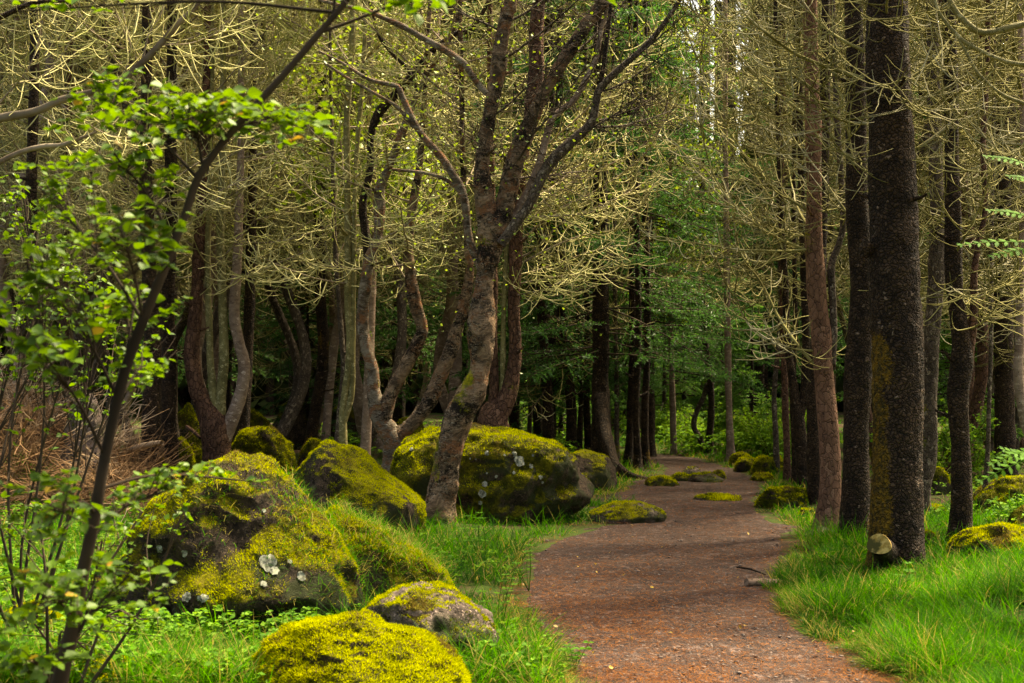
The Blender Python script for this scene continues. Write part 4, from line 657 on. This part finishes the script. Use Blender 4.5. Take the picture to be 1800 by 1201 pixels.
for (u, Y, wd, zt, mt, ms, br, sd_, lb) in [
    (1238, 18.1, 62, .10, 'rock', -.8, .1, 43, 'dark bare stone lying in the path before the bend'), (1213, 18.9, 34, .14, 'rock_pale', -.5, .2, 44, 'small pale-topped stone behind the dark stone in the path'), (1262, 18.6, 26, .10, 'rock', .1, .2, 45, 'small mossy stone beside the dark stone in the path'),
    (1258, 15.7, 84, .05, 'rock_pale', -.2, .2, 46, 'flat half-buried stone in the middle of the path'), (1160, 17.5, 60, .12, 'rock', .1, .2, 47, 'low stone by the roots of the black spruce'), (1195, 18.2, 30, .09, 'rock', .2, .3, 48, 'small mossy stone between the roots and the dark stone'),
    (1385, 14.9, 104, .21, 'rock', .5, .1, 49, 'rounded mossy hump at the outer path edge below the black trunk'), (1421, 13.8, 34, .1, 'rock', .0, .2, 50, 'small brown stone in grass below the mossy hump'),
    (1315, 19.8, 46, .2, 'rock', .6, .7, 51, 'first bright moss mound in the heap at the path bend'), (1345, 19.3, 48, .24, 'rock', .6, .75, 52, 'tallest bright moss mound in the heap at the path bend'), (1366, 19.6, 36, .22, 'rock', .6, .7, 53, 'bright moss mound at the trunk side of the heap'), (1340, 18.3, 40, .1, 'rock', .6, .6, 54, 'lowest moss mound at the front of the heap'), (1303, 20.8, 40, .2, 'rock', .5, .5, 55, 'moss mound at the back of the heap by the pale slim trunk'),
    (1745, 10.9, 150, .28, 'rock', .5, .45, 56, 'wide low moss-covered stone in the grass right of the lone dark trunk'), (1640, 13.3, 56, .17, 'rock', .5, .3, 57, 'small mossy stone seen just right of the largest trunk'), (1640, 15.8, 60, .36, 'rock', .5, .55, 58, 'orange-yellow moss hump right of the largest trunk'),
    (1775, 13.6, 140, .44, 'rock', .1, -.1, 59, 'dark shaded boulder at the frame edge behind the thin grey stem'), (1632, 11.3, 50, .16, 'rock', .3, .5, 60, 'small yellowish stone beside the base of the largest trunk'), (1800, 11.9, 60, .3, 'rock', .5, .3, 61, 'mossy stone cut by the frame edge'), (1740, 12.6, 60, .14, 'rock', .5, .3, 62, 'low mossy stone at the foot of the dark shaded boulder'),
    (328, 18.6, 80, .98, 'rock', .5, .5, 63, 'tall yellow-mossed boulder behind the foot of the four-stemmed pine'), (462, 17.8, 120, .72, 'rock', .6, .6, 64, 'long sloping bright-mossed boulder right of the four-stemmed pine'), (445, 20.5, 90, .85, 'rock', .4, .1, 65, 'dim green boulder above the long sloping one'), (512, 22.5, 70, .95, 'rock', .2, -.1, 66, 'dark boulder in deep shade left of the leaning brown trunk'), (555, 19, 60, .5, 'rock', .5, .4, 67, 'small mossy boulder at the foot of the leaning brown trunk'),
    (312, 17.5, 60, .6, 'rock', .6, .6, 68, 'yellow-mossed stone between brush pile and four-stemmed pine'), (152, 14.3, 80, 1.2, 'rock_pale', -.9, 0, 69, 'bare pinkish-grey boulder standing up out of the brush pile'), (165, 15.2, 50, .5, 'rock_pale', -.8, 0, 70, 'low bare grey stone in front of the upright one in the brush pile'),
    (982, 29, 50, .25, 'rock', .6, .7, 71, 'bright moss mound far off between thin trunks'), (1094, 30, 40, .75, 'rock', .5, .6, 72, 'yellow-mossed rock far off between the black spruce and the three trunks'), (1302, 27, 50, .5, 'rock', .6, .6, 73, 'yellow-green mossed rock far behind the pale slim trunk'), (620, 23, 80, .9, 'rock', .3, .1, 74, 'shaded rock deep behind the crooked grey birch'), (720, 20, 90, .75, 'rock', .4, .3, 75, 'dim mossy rock in the gap between birch stems'),
    (55, 7.4, 190, .24, 'rock', .5, .62, 76, 'yellow moss hump low in the left corner grass'), (190, 6.5, 210, .13, 'rock', .5, .6, 77, 'flat moss hump at the bottom edge under the sapling'), (1445, 12.35, 56, .09, 'rock_pale', -.5, 0, 78, 'flat bare stone at the foot of the reddish trunk')]:
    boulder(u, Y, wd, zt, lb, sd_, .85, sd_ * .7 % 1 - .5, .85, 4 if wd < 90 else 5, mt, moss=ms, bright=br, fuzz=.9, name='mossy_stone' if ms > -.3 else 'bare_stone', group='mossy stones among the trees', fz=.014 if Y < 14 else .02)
# ------------------------------------------------------------------ grass
def blades(p, L, wd, lean, rg, wind=(.15, 0), K=5):
    n = len(p); a = rg.uniform(0, 2 * PI, n); d = unit(np.stack([np.cos(a) * lean + wind[0], np.sin(a) * lean + wind[1], np.ones(n)], -1))
    out = np.empty((n, K, 3)); out[:, 0] = p; st = (L / (K - 1))[:, None]; bend = np.stack([np.cos(a), np.sin(a), np.full(n, -.75)], -1) * rg.uniform(.05, .42, (n, 1))
    for k in range(1, K): d = unit(d + bend); out[:, k] = out[:, k - 1] + d * st
    s = unit(np.stack([-np.sin(a), np.cos(a), np.zeros(n)], -1) + rg.normal(0, .5, (n, 3)) * [1, 1, .1]); wk = np.array([1, .95, .8, .5, .08])[:K]
    V = np.stack([out - s[:, None] * (wd[:, None] * wk)[..., None], out + s[:, None] * (wd[:, None] * wk)[..., None]], 2)
    i = np.arange(n)[:, None] * K * 2 + np.arange(K - 1)[None] * 2; F = np.stack([i, i + 1, i + 3, i + 2], -1).reshape(-1, 4); return V.reshape(-1, 3), F
def in_rock(x, y, s=.9):
    m = np.zeros(len(x), bool)
    for (a, b, rx, ry, *_) in ROCKS: m |= ((x - a) / (rx * s)) ** 2 + ((y - b) / (ry * s)) ** 2 < 1
    return m
def lawn(u0, u1, v0, v1, n, Lm, label, mats=('grass', 'grass_dry', 'grass_dark'), dry=.1, dark=.3, seed=0, edge=0.0, thr=-.25, wind=(.1, 0), wmul=1, boost=None):
    rg = np.random.default_rng(seed); u = rg.uniform(u0, u1, n); v = v0 + (v1 - v0) * rg.uniform(0, 1, n) ** .8; y = CH * FX / (v - HV); x = (u - 900) / FX * y
    q = np.stack([x, y, x * 0], -1); sd_ = path_sd(x, y); keep = (sd_ < edge + fbm(q * 4, 3, 40) * .16) & ~in_rock(x, y) & (fbm(q * 1.4, 3, seed + 1) > thr)
    x, y, q, sd_ = x[keep], y[keep], q[keep], sd_[keep]; z = height(x, y); c = .35 + 1.15 * sstep(-.45, .45, fbm(q * 2.6, 3, seed + 2)); c = c * (.5 + .5 * sstep(.08, -.25, sd_))
    if boost: c = c * boost(x, y)
    L = Lm * c * rg.uniform(.45, 1.3, len(x)); wd = .0022 * wmul * (y / 8) ** .75 * rg.uniform(.7, 1.5, len(x)); r = rg.uniform(0, 1, len(x)); f = fbm(q * 1.1, 3, seed + 4)
    parts = []; isdry = r < dry * (1 + 2.2 * sstep(-.1, .5, f)) + .25 * sstep(-.25, 0, sd_); isdark = (~isdry) & (rg.uniform(0, 1, len(x)) < dark * (1 + 2 * sstep(0, .5, -f)))
    for mi, m_ in enumerate([~isdry & ~isdark, isdry, isdark]):
        if m_.sum(): parts.append((*blades(np.stack([x, y, z - .01], -1)[m_], L[m_], wd[m_], .35, rg, wind), mi))
    o = obj('grass', mesh('grass', parts, [M[k] for k in mats])); tag(o, label, 'grass', kind='stuff')
lawn(-150, 1130, 905, 1260, 90000, .20, 'long bright grass on the bank left of the path', dry=.08, dark=.42, seed=70, thr=-.22)
lawn(-150, 1130, 845, 925, 26000, .17, 'short grass between the boulders and the brush pile', dry=.1, dark=.4, seed=71, thr=-.2)
lawn(1300, 1990, 915, 1260, 105000, .19, 'lush fine grass on the right of the path', dry=.05, dark=.32, seed=72, thr=-.5, wind=(-.15, 0), wmul=.9, boost=lambda x, y: 1 - .6 * np.exp(-((x - 2.65) ** 2 / .25 + (y - 9.5) ** 2 / .6)))
rt = lambda x, y: (1 - .45 * np.exp(-((x - 2.6) ** 2 + (y - 9.6) ** 2) / .35)) * np.where((np.abs(x / y - (1545 - 900) / FX) < .012) & (y > 8.3), .3, 1) + 0 * np.exp(-((x - (1525 - 900) / FX * 9.9) ** 2 + (y - 9.7) ** 2) / .30)
lawn(1330, 1680, 955, 1130, 17000, .24, 'tall dark green grass clump around the foot of the largest trunk', dry=.05, dark=.75, seed=73, thr=-.6, edge=.06, wind=(-.35, -.15), wmul=1.1, boost=lambda x, y: rt(x, y) * .75)
lawn(1280, 1990, 826, 930, 22000, .13, 'sunlit short grass under the trunks right of the path', dry=.1, dark=.3, seed=74, thr=-.1)
lawn(880, 1420, 786, 870, 26000, .13, 'bright short grass along the far bend of the path', dry=.1, dark=.1, seed=75, thr=-.25, wmul=1.1)
lawn(300, 1700, 755, 800, 16000, .20, 'ground cover far back among the trunks', mats=('leaf_bush', 'grass_dry', 'grass_dark'), dry=.05, dark=.4, seed=76, thr=-.05, wmul=1.6)
def undergrowth(u0, u1, v0, v1, n, hm, sz, label, mats, seed, thr=-.1, cat='undergrowth'):
    rg = np.random.default_rng(seed); u = rg.uniform(u0, u1, n); v = v0 + (v1 - v0) * rg.uniform(0, 1, n) ** .8; y = CH * FX / (v - HV); x = (u - 900) / FX * y; q = np.stack([x, y, x * 0], -1)
    k = (path_sd(x, y) < -.05) & ~in_rock(x, y) & (fbm(q * 1.6, 3, seed) > thr); q = q[k]; q[:, 2] = height(q[:, 0], q[:, 1]); n = len(q); tip = q + np.stack([rg.normal(0, .05, n), rg.normal(0, .05, n), hm * rg.uniform(.3, 1.2, n)], -1)
    st = np.stack([q, (q + tip) / 2 + rg.normal(0, .01, (n, 3)), tip], 1); parts = [(*tubes(st, np.full((n, 3), .0012), 3), 0)]
    for w_ in range(5): a = w_ * 1.257 + rg.uniform(0, .8, n); d = unit(np.stack([np.cos(a), np.sin(a), rg.uniform(-.1, .4, n)], -1)); parts.append((*leaf6(tip - [0, 0, .01] * np.array([1, 1, w_ % 3]), d, sz, rg, .3), 1 + (w_ == 0) * (len(mats) > 2)))
    o = obj('undergrowth', mesh('undergrowth', parts, [M[k] for k in mats])); tag(o, label, cat, kind='stuff')
undergrowth(-120, 560, 860, 1250, 5200, .14, .032, 'low leafy weeds mixed into the grass at the left', ['grass_dark', 'leaf_bush', 'fern'], 171, -.15)
undergrowth(600, 960, 960, 1250, 700, .13, .03, 'low leafy weeds along the left path bank', ['grass_dark', 'leaf_bush', 'fern'], 172, -.05)
undergrowth(1100, 1420, 775, 812, 1500, .3, .06, 'leafy ground plants beyond the path bend', ['grass_dark', 'leaf_bush', 'fern'], 173, -.2)
undergrowth(1620, 1990, 860, 960, 700, .15, .035, 'leafy ground plants under the trees right of the path', ['grass_dark', 'leaf_bush', 'fern'], 174, -.1)
undergrowth(560, 1020, 765, 840, 1300, .25, .05, 'leafy ground plants in the shade behind the boulders', ['grass_dark', 'leaf_bush', 'fern'], 175, -.1)
# grass growing over the moss mound and the right flank of the largest boulder
def rock_grass(t, V, F, N, n, L, cond, seed, dry=.35):
    rg = np.random.default_rng(seed); idx = np.where(cond(V, N))[0]; k = rg.choice(idx, n); p = V[k] + rg.normal(0, .012, (n, 3)); q = rg.uniform(0, 1, n) < dry
    parts = []
    for mi, m_ in enumerate([~q, q]): parts.append((*blades(p[m_], L * rg.uniform(.4, 1.3, m_.sum()), .0016 * rg.uniform(.7, 1.4, m_.sum()), .6, rg, (.35, -.25)), mi))
    obj('grass_tuft', mesh('grass_tuft', parts, [M['grass'], M['grass_dry']]), t)
rock_grass(b2, V2, F2, N2, 5200, .11, lambda V, N: (N[:, 2] > .05) & (V[:, 2] > .02), 81, .42)
rock_grass(b1, V1, F1, N1, 1800, .09, lambda V, N: (N[:, 0] > .25) & (V[:, 2] > .2) & (V[:, 2] < .85) & (N[:, 1] < .4), 82, .3)
# ------------------------------------------------------------------ litter on the path
rg = np.random.default_rng(90); n = 70000; v = 800 + 460 * rg.uniform(0, 1, n) ** .8; u = rg.uniform(880, 1700, n); y = CH * FX / (v - HV); x = (u - 900) / FX * y; q = np.stack([x, y, x * 0], -1)
k = (path_sd(x, y) > -.35) & (fbm(q * 1.5, 4, 91) * 1.3 + rg.uniform(-.6, .6, n) > -.05); x, y = x[k], y[k]; n = len(x); a = rg.uniform(0, PI, n); L = rg.uniform(.012, .055, n) * (y / 9) ** .4; wd = .0017 * (y / 9) ** .6
d = np.stack([np.cos(a), np.sin(a), rg.normal(0, .12, n)], -1); s = np.stack([-np.sin(a), np.cos(a), 0 * a], -1) * np.reshape(wd, (-1, 1)); p = np.stack([x, y, .018 + fbm(np.stack([x * 5, y * 5, x * 0], -1), 4, 21) * .012 + fbm(np.stack([x * 1.3, y * 1.3, x * 0], -1), 2, 22) * .015], -1)
V = np.stack([p - s, p + s, p + s + d * L[:, None], p - s + d * L[:, None]], 1).reshape(-1, 3)
tag(obj('needle_litter', mesh('needle_litter', [(V, np.arange(len(V)).reshape(-1, 4))], M['needle_litter'])), 'orange fallen needles scattered over the path', 'litter', kind='stuff')
n = 2200; v = 800 + 440 * rg.uniform(0, 1, n) ** .7; u = rg.uniform(900, 1650, n); y = CH * FX / (v - HV); x = (u - 900) / FX * y; k = path_sd(x, y) > 0; x, y = x[k], y[k]; n = len(x); Vi, Fi = ico(1)
s = (.003 + .010 * rg.uniform(0, 1, (n, 1, 1)) ** 4) * (y / 9).reshape(-1, 1, 1) ** .4; V = Vi[None] * s * [1.2, 1, .55] * rg.uniform(.7, 1.3, (n, len(Vi), 1)); V = V + np.stack([x, y, np.full(n, .010)], -1)[:, None]; F = (Fi[None] + np.arange(n)[:, None, None] * len(Vi)).reshape(-1, 3)
tag(obj('gravel', mesh('gravel', [(V.reshape(-1, 3), F)], M['pebble'])), 'small grey grit on the path surface', 'gravel', kind='stuff')
n = 60; v = 880 + 320 * rg.uniform(0, 1, n) ** 1.3; u = rg.uniform(600, 1700, n); y = CH * FX / (v - HV); x = (u - 900) / FX * y
p = np.stack([x, y, np.where(path_sd(x, y) > 0, .03, .06)], -1); tag(obj('leaf_litter', mesh('leaf_litter', [leaf6(p, unit(rg.normal(0, 1, (n, 3))), .026, rg, .5)], M['leaf_yellow'])), 'yellow fallen leaves on path and grass', 'leaves', kind='stuff')
# path-side timber and sticks
def log(name, label, a, b, r, Y1, Y2, mat='wood', seed=0, sides=12, cat='log', group=None):
    A = P(a[0], a[1], Y1); B = P(b[0], b[1], Y2); m_ = (A + B) / 2 + [0, 0, .01]; w_ = np.array([[*A, r], [*m_, r * 1.02], [*B, r * .8]]); me = trunk_mesh(name, w_, M[mat], sides, .02, .08, base=A, seed=seed, lump=.1)
    o = obj(name, me, loc=A); tag(o, label, cat, group); return o
t = thing('sawn_log', P(1312, 1035, 9.55) + [0, 0, .042], 'short sawn-off log end poking out of the grass beside the path', 'log')
A = np.array(t.location); w_ = np.array([[0, 0, 0, .028], [.1, .05, -.01, .032], [.26, .2, -.04, .03]]); obj('bark', trunk_mesh('bark', w_, M['wood'], 14, .02, .05), t)
th = np.arange(14) / 14 * 2 * PI; T_ = unit(np.array([.1, .05, -.01])); a_ = unit(np.cross(T_, [0, 1, .01])); b_ = np.cross(T_, a_); V = np.vstack([(a_ * np.cos(th)[:, None] + b_ * np.sin(th)[:, None]) * .029, [-T_ * .004]]); obj('cut_end', mesh('cut_end', [(V, np.stack([np.arange(14), (np.arange(14) + 1) % 14, np.full(14, 14)], -1))], M['wood']), t)
log('fallen_stick', 'thin dark stick arched over the path edge above the sawn log', (1296, 997), (1345, 1010), .008, 10.4, 10.0, 'bark_dark', 3, cat='stick')
log('fallen_stick', 'pale straight stick lying in grass at the left path edge', (880, 1078), (955, 1063), .005, 8.6, 8.9, 'wood', 4, cat='stick')
log('fallen_stick', 'pale twig in the grass at the bottom edge of the path bank', (975, 1200), (982, 1172), .006, 6.8, 6.9, 'wood', 5, cat='stick')
log('fallen_branch', 'brown sawn branch lying in front of the brush pile', (225, 792), (285, 778), .035, 15.3, 14.9, 'twig_brown', 6, cat='branch')
log('fallen_branch', 'reddish broken branch leaning between two mossy boulders by the four-stemmed pine', (328, 750), (352, 770), .02, 16.9, 16.6, 'bark_red', 7, cat='branch')
# brush pile
rg = np.random.default_rng(95); n = 3800; u = rg.uniform(-140, 250, n); hh = rg.uniform(0, 1, n); Yb = 15.2 + rg.normal(0, 1.1, n); x = (u - 900) / FX * Yb; top = np.interp(u, [-150, 20, 60, 150, 250], [1.5, 1.45, 1.25, .9, .35]); p = np.stack([x, Yb, hh * top * (1 - .35 * np.abs(Yb - 15.2) / 1.5)], -1)
a = rg.uniform(0, 6.28, n); d = np.stack([np.cos(a), np.sin(a) * .7, rg.normal(.1, .4, n)], -1); S = grow(p, d, rg.uniform(.25, .9, n), 7, .03, .12, rg); parts = [(*tubes(S, np.linspace(1, .5, 7)[None] * (.003 + .006 * rg.uniform(0, 1, (n, 1)) ** 3), 3), 0)]
p2, t2, f2 = children_of(S[:1500], 3, .2, .9, rg); q2 = grow(p2, t2 + rg.normal(0, .6, t2.shape), rg.uniform(.1, .35, len(p2)), 5, .03, .1, rg); parts.append((*tubes(q2, np.full((len(p2), 5), .0028), 3), 0))
tag(obj('brush_pile', mesh('brush_pile', parts, M['twig_brown'])), 'tangled heap of dead brown twigs and cut branches at the left', 'brush pile', kind='stuff')
# ------------------------------------------------------------------ foreground sapling
sap_Y = 3.9; stm = [(60, 1590, 32), (85, 1350, 29), (105, 1200, 27), (128, 1100, 25), (145, 1010, 24), (168, 900, 22), (185, 800, 20), (215, 670, 19), (245, 580, 18), (290, 470, 16), (325, 380, 15), (350, 310, 15), (400, 240, 14), (450, 185, 13), (500, 130, 12), (560, 60, 12), (610, 0, 11), (650, -60, 9)]
wS = px2w(stm, sap_Y); wS[0, 2] = -.05; sb = np.array([wS[0, 0], wS[0, 1], 0.]); sap = thing('birch_sapling', sb, 'dark slanting birch sapling close to the camera, rounded green leaves', 'tree'); obj('trunk', trunk_mesh('trunk', wS, M['bark_grey'] if False else M['twig_dark'], 16, .03, .05, base=sb, lump=.08), sap)
rg = np.random.default_rng(97); SS = spline(wS, 200)
# clusters: (anchor v on the stem, centre u, v, half-width, half-height, depth offset, leaf count, leaf size m)
CL = [(300, 330, 200, 150, 55, 0, 210, .034), (310, 160, 175, 90, 60, .2, 90, .032), (250, 500, 215, 95, 45, .1, 95, .034), (430, 200, 270, 110, 45, -.1, 90, .034), (560, 70, 330, 95, 60, .3, 90, .028), (560, 210, 400, 120, 70, -.2, 120, .036), (700, 70, 480, 110, 80, -.2, 120, .034), (650, 240, 520, 100, 70, .1, 90, .032),
      (800, 60, 600, 90, 70, -.3, 60, .034), (760, 250, 640, 70, 50, .2, 45, .03), (900, 110, 900, 130, 80, -.3, 60, .034), (950, 300, 860, 90, 35, .2, 55, .03), (860, 430, 845, 90, 22, .5, 30, .03), (1100, 80, 1050, 110, 90, -.4, 75, .034), (1150, 230, 1010, 80, 60, 0, 50, .032), (1250, 60, 1160, 90, 60, -.3, 45, .034), (30, 600, 8, 40, 12, 0, 5, .05), (10, 745, 12, 90, 26, -.1, 34, .042), (20, 30, 20, 50, 30, .3, 25, .032), (60, 1100, 12, 40, 16, 0, 4, .035)]
CL = [c_ if c_[2] < 560 or c_[6] < 40 else (*c_[:6], int(c_[6] * 1.5), c_[7]) for c_ in CL]
tw = []; lp = []; ld = []; ls = []
for (av, cu, cv, hw, hh_, dy, nl, sz) in CL:
    k = np.abs(HV - (SS[:, 2] - CH) / SS[:, 1] * FX - av).argmin(); A = SS[k, :3]; B = P(cu, cv, sap_Y + dy); nl = int(nl * 1.7); nm = max(3, nl // 9)
    main = spline(np.array([A, A * .6 + B * .4 + [0, 0, .03], B]), 12) if cu < 600 else spline(np.array([A, A * .5 + B * .5 + [0, 0, .1], B]), 12); tw.append((main[None], .0055))
    for j in range(nm):
        tgt = P(cu + rg.uniform(-1, 1) * hw, cv + rg.uniform(-1, 1) * hh_, sap_Y + dy + rg.normal(0, .16)); s0 = main[int(rg.uniform(4, 12))]; sub = spline(np.array([s0, (s0 + tgt) / 2 + rg.normal(0, .02, 3) + [0, 0, .02], tgt]), 8); tw.append((sub[None], .002))
        per = nl / nm; c = int(per) + (rg.uniform() < per % 1)
        tt = rg.uniform(.25, 1, c) * 6.99; i = tt.astype(int); p = sub[i] + (sub[i + 1] - sub[i]) * (tt - i)[:, None]; dd = unit(sub[i + 1] - sub[i]) + rg.normal(0, .8, (c, 3)) * [1, 1, .4]; lp.append(p); ld.append(unit(dd)); ls.append(np.full((c, 1), sz))
tp = []
for S, r in tw: tp.append((tubes(S, np.linspace(r, r * .45, S.shape[1])[None], 5)))
obj('branches', mesh('branches', [(V - sb, F) for V, F in tp], M['twig_dark']), sap)
lp = np.concatenate(lp); ld = np.concatenate(ld); ls = np.concatenate(ls); yl = rg.uniform(0, 1, len(lp)) < .010
Va, Fa = leaf6(lp[~yl] - sb, ld[~yl], ls[~yl], rg, .38); Vb, Fb = leaf6(lp[yl] - sb, ld[yl], ls[yl], rg, .4); obj('foliage', mesh('foliage', [(Va, Fa, 0), (Vb, Fb, 1)], [M['leaf_birch'], M['leaf_yellow']], smooth=True), sap)
# second leafy shrub layer behind the sapling (small leaves, 6 m)
def leafy_shrub(x, y, label, cl, sz, seed):
    rg = np.random.default_rng(seed); t = thing('leafy_shrub', (x, y, 0), label, 'shrub'); base = np.array([x, y, 0.]); tp = []; lp = []; ld = []
    for (cu, cv, hw, hh_, nl) in cl:
        B = P(cu, cv, y); n = max(3, nl // 10); st_ = spline(np.array([base + rg.normal(0, .05, 3) * [1, 1, 0], (base + B) / 2 + rg.normal(0, .12, 3), B]), 14); tp.append(tubes(st_[None], np.linspace(.009, .004, 14)[None], 6))
        for j in range(n):
            tgt = P(cu + rg.uniform(-1, 1) * hw, cv + rg.uniform(-1, 1) * hh_, y + rg.normal(0, .25)); s0 = st_[int(rg.uniform(8, 14))]; sub = spline(np.array([s0, (s0 + tgt) / 2 + rg.normal(0, .03, 3), tgt]), 8); tp.append(tubes(sub[None], np.linspace(.003, .0012, 8)[None], 4)); c = 10; tt = rg.uniform(.3, 1, c) * 6.99; i = tt.astype(int)
            lp.append(sub[i]); ld.append(unit(sub[i + 1] - sub[i] + rg.normal(0, .02, (c, 3))))
    obj('stem', mesh('stem', [(V - base, F) for V, F in tp], M['twig_dark']), t); lp = np.concatenate(lp); ld = unit(np.concatenate(ld) + rg.normal(0, .6, (len(lp), 3))); obj('foliage', mesh('foliage', [leaf6(lp - base, ld, sz, rg, .5)], M['leaf_birch']), t)
leafy_shrub(-2.36, 6.9, 'tall airy shrub with small bright leaves between sapling and brush pile', [(40, 330, 80, 60, 180), (90, 420, 90, 60, 220), (180, 470, 90, 60, 220), (60, 530, 90, 60, 200), (230, 590, 90, 45, 120), (120, 620, 90, 50, 90), (40, 640, 60, 50, 50), (170, 560, 100, 50, 100)], .034, 98)
leafy_shrub(-1.95, 6.0, 'low shrub with grey-green leaves before the largest boulder', [(60, 880, 90, 60, 110), (180, 950, 80, 60, 90), (250, 900, 70, 40, 60), (330, 880, 60, 30, 40), (50, 1080, 100, 70, 130), (150, 1140, 90, 60, 110), (250, 1090, 60, 50, 60)], .03, 99)
# ------------------------------------------------------------------ rowan fronds at the right edge, weeds
def frond_plant(x, y, label, fronds, seed):
    rg = np.random.default_rng(seed); base = np.array([x, y, 0.]); t = thing('rowan_sapling', (x, y, 0), label, 'sapling')
    zt = max(P(f[0][0], f[0][1], y)[2] for f in fronds); st_ = spline(np.array([base, base + [.02, 0, zt * .5], base + [-.02, 0, zt]]), 24); obj('stem', mesh('stem', [(lambda a: (a[0] - base, a[1]))(tubes(st_[None], np.linspace(.011, .005, 24)[None], 6))], M['twig_olive']), t)
    for f in fronds:
        B = P(*f[1], y - .1); z0 = P(*f[0], y)[2]; s0 = st_[min(23, int(z0 / zt * 23))]; A = P(*f[0], y - .05); S = spline(np.array([s0, A, (A + B) / 2 + [0, 0, .015], B]), 22); pts = []; F = []
        a = S[7:22:2]; tdir = unit(np.gradient(a, axis=0)); side = unit(np.cross(tdir, [0, -.5, .85])); Ls = np.interp(np.arange(8), [0, 3, 7], [.042, .056, .03]); P_, D_ = [], []
        for sg in (-1, 1): P_.append(a); D_.append(unit(side * sg + tdir * .55 - [0, 0, .15]))
        P_.append(a[-1:]); D_.append(tdir[-1:]); p = np.concatenate(P_); d = np.concatenate(D_); L = np.concatenate([Ls, Ls, [.026]])[:, None]; n_ = unit(np.array([0, -.55, .83]) + rg.normal(0, .12, p.shape)); b = unit(np.cross(n_, d))
        V = np.stack([p, p + d * L * .35 + b * L * .20, p + d * L * .7 + b * L * .15, p + d * L, p + d * L * .7 - b * L * .15, p + d * L * .35 - b * L * .20], 1); i = np.arange(len(p))[:, None] * 6
        Fq = np.concatenate([i + [0, 1, 2, 3], i + [0, 3, 4, 5]]); Vt, Ft = tubes(S[None], np.full((1, 22), .0018), 4); obj('leaf', mesh('leaf', [(V.reshape(-1, 3) - base, Fq, 0), (Vt - base, Ft, 1)], [M['fern'], M['fern']], smooth=False), t)
frond_plant(2.62, 7.1, 'young rowan with feathery bright leaves at the right edge, upper leaves', [((1830, 300), (1735, 275)), ((1830, 330), (1775, 310)), ((1825, 390), (1740, 370)), ((1830, 430), (1690, 430)), ((1840, 440), (1745, 450))], 111)
frond_plant(2.45, 6.6, 'low rowan seedling with two feathery leaves jutting in over the dark boulder', [((1840, 800), (1725, 845)), ((1835, 790), (1745, 815)), ((1850, 830), (1765, 790))], 112)
def weed(u, v, hpx, label, seed, mat='fern'):
    Y = gY(v); rg = np.random.default_rng(seed); x = (u - 900) / FX * Y; base = np.array([x, Y, 0.]); h = hpx / FX * Y; t = thing('wild_plant', (x, Y, 0), label, 'plant', 'weeds at the path edge'); tp = []; lp = []; ld = []; sz = []
    for j in range(5):
        tip = base + [rg.normal(0, h * .3), rg.normal(0, h * .2), h * rg.uniform(.6, 1.05)]; S = spline(np.array([base, (base + tip) / 2 + rg.normal(0, .01, 3), tip]), 10); tp.append(tubes(S[None], np.linspace(.0025, .0012, 10)[None], 4))
        for q in (5, 7, 9):
            for a in np.linspace(0, 2 * PI, 6)[:5]: lp.append(S[q]); ld.append([math.cos(a + j), math.sin(a + j), .1]); sz.append(.038)
    obj('stem', mesh('stem', [(V - base, F) for V, F in tp], M['grass_dark']), t); lp = np.array(lp); ld = unit(np.array(ld)); n_ = unit(np.array([0, -.3, 1]) + rg.normal(0, .2, lp.shape)); b = unit(np.cross(n_, ld)); L = np.array(sz)[:, None] * rg.uniform(.7, 1.2, (len(sz), 1))
    V = np.stack([lp, lp + ld * L * .55 + b * L * .2, lp + ld * L, lp + ld * L * .55 - b * L * .2], 1); obj('foliage', mesh('foliage', [(V.reshape(-1, 3) - base, np.arange(len(lp) * 4).reshape(-1, 4))], M[mat], smooth=False), t)
for i, (u, v, h, lb) in enumerate([(930, 1040, 80, 'star-leaved weed overhanging the left path edge, nearest the birch side'), (880, 1120, 110, 'tall reddish-stemmed weed at the left path edge by the pinkish boulder'), (790, 1030, 80, 'weed with jagged leaves in the grass before the peeling birch'), (700, 1000, 70, 'weed growing beside the grassy moss mound'), (850, 1000, 100, 'branching weed with seed heads in front of the big boulder'), (560, 1110, 90, 'pale star-leaved weed in front of the largest boulder'), (640, 1000, 60, 'bright weed on the side of the grassy mound'), (480, 1180, 90, 'weed in front of the low moss boulder nearest the camera'), (1010, 1180, 50, 'small weed at the bottom of the left path edge'), (1600, 1050, 60, 'fern-like weed at the foot of the largest trunk')]):
    weed(u, v, h, lb, 700 + i)
print('objects', len(sc.objects), 'polys', sum(len(m.polygons) for m in bpy.data.meshes))
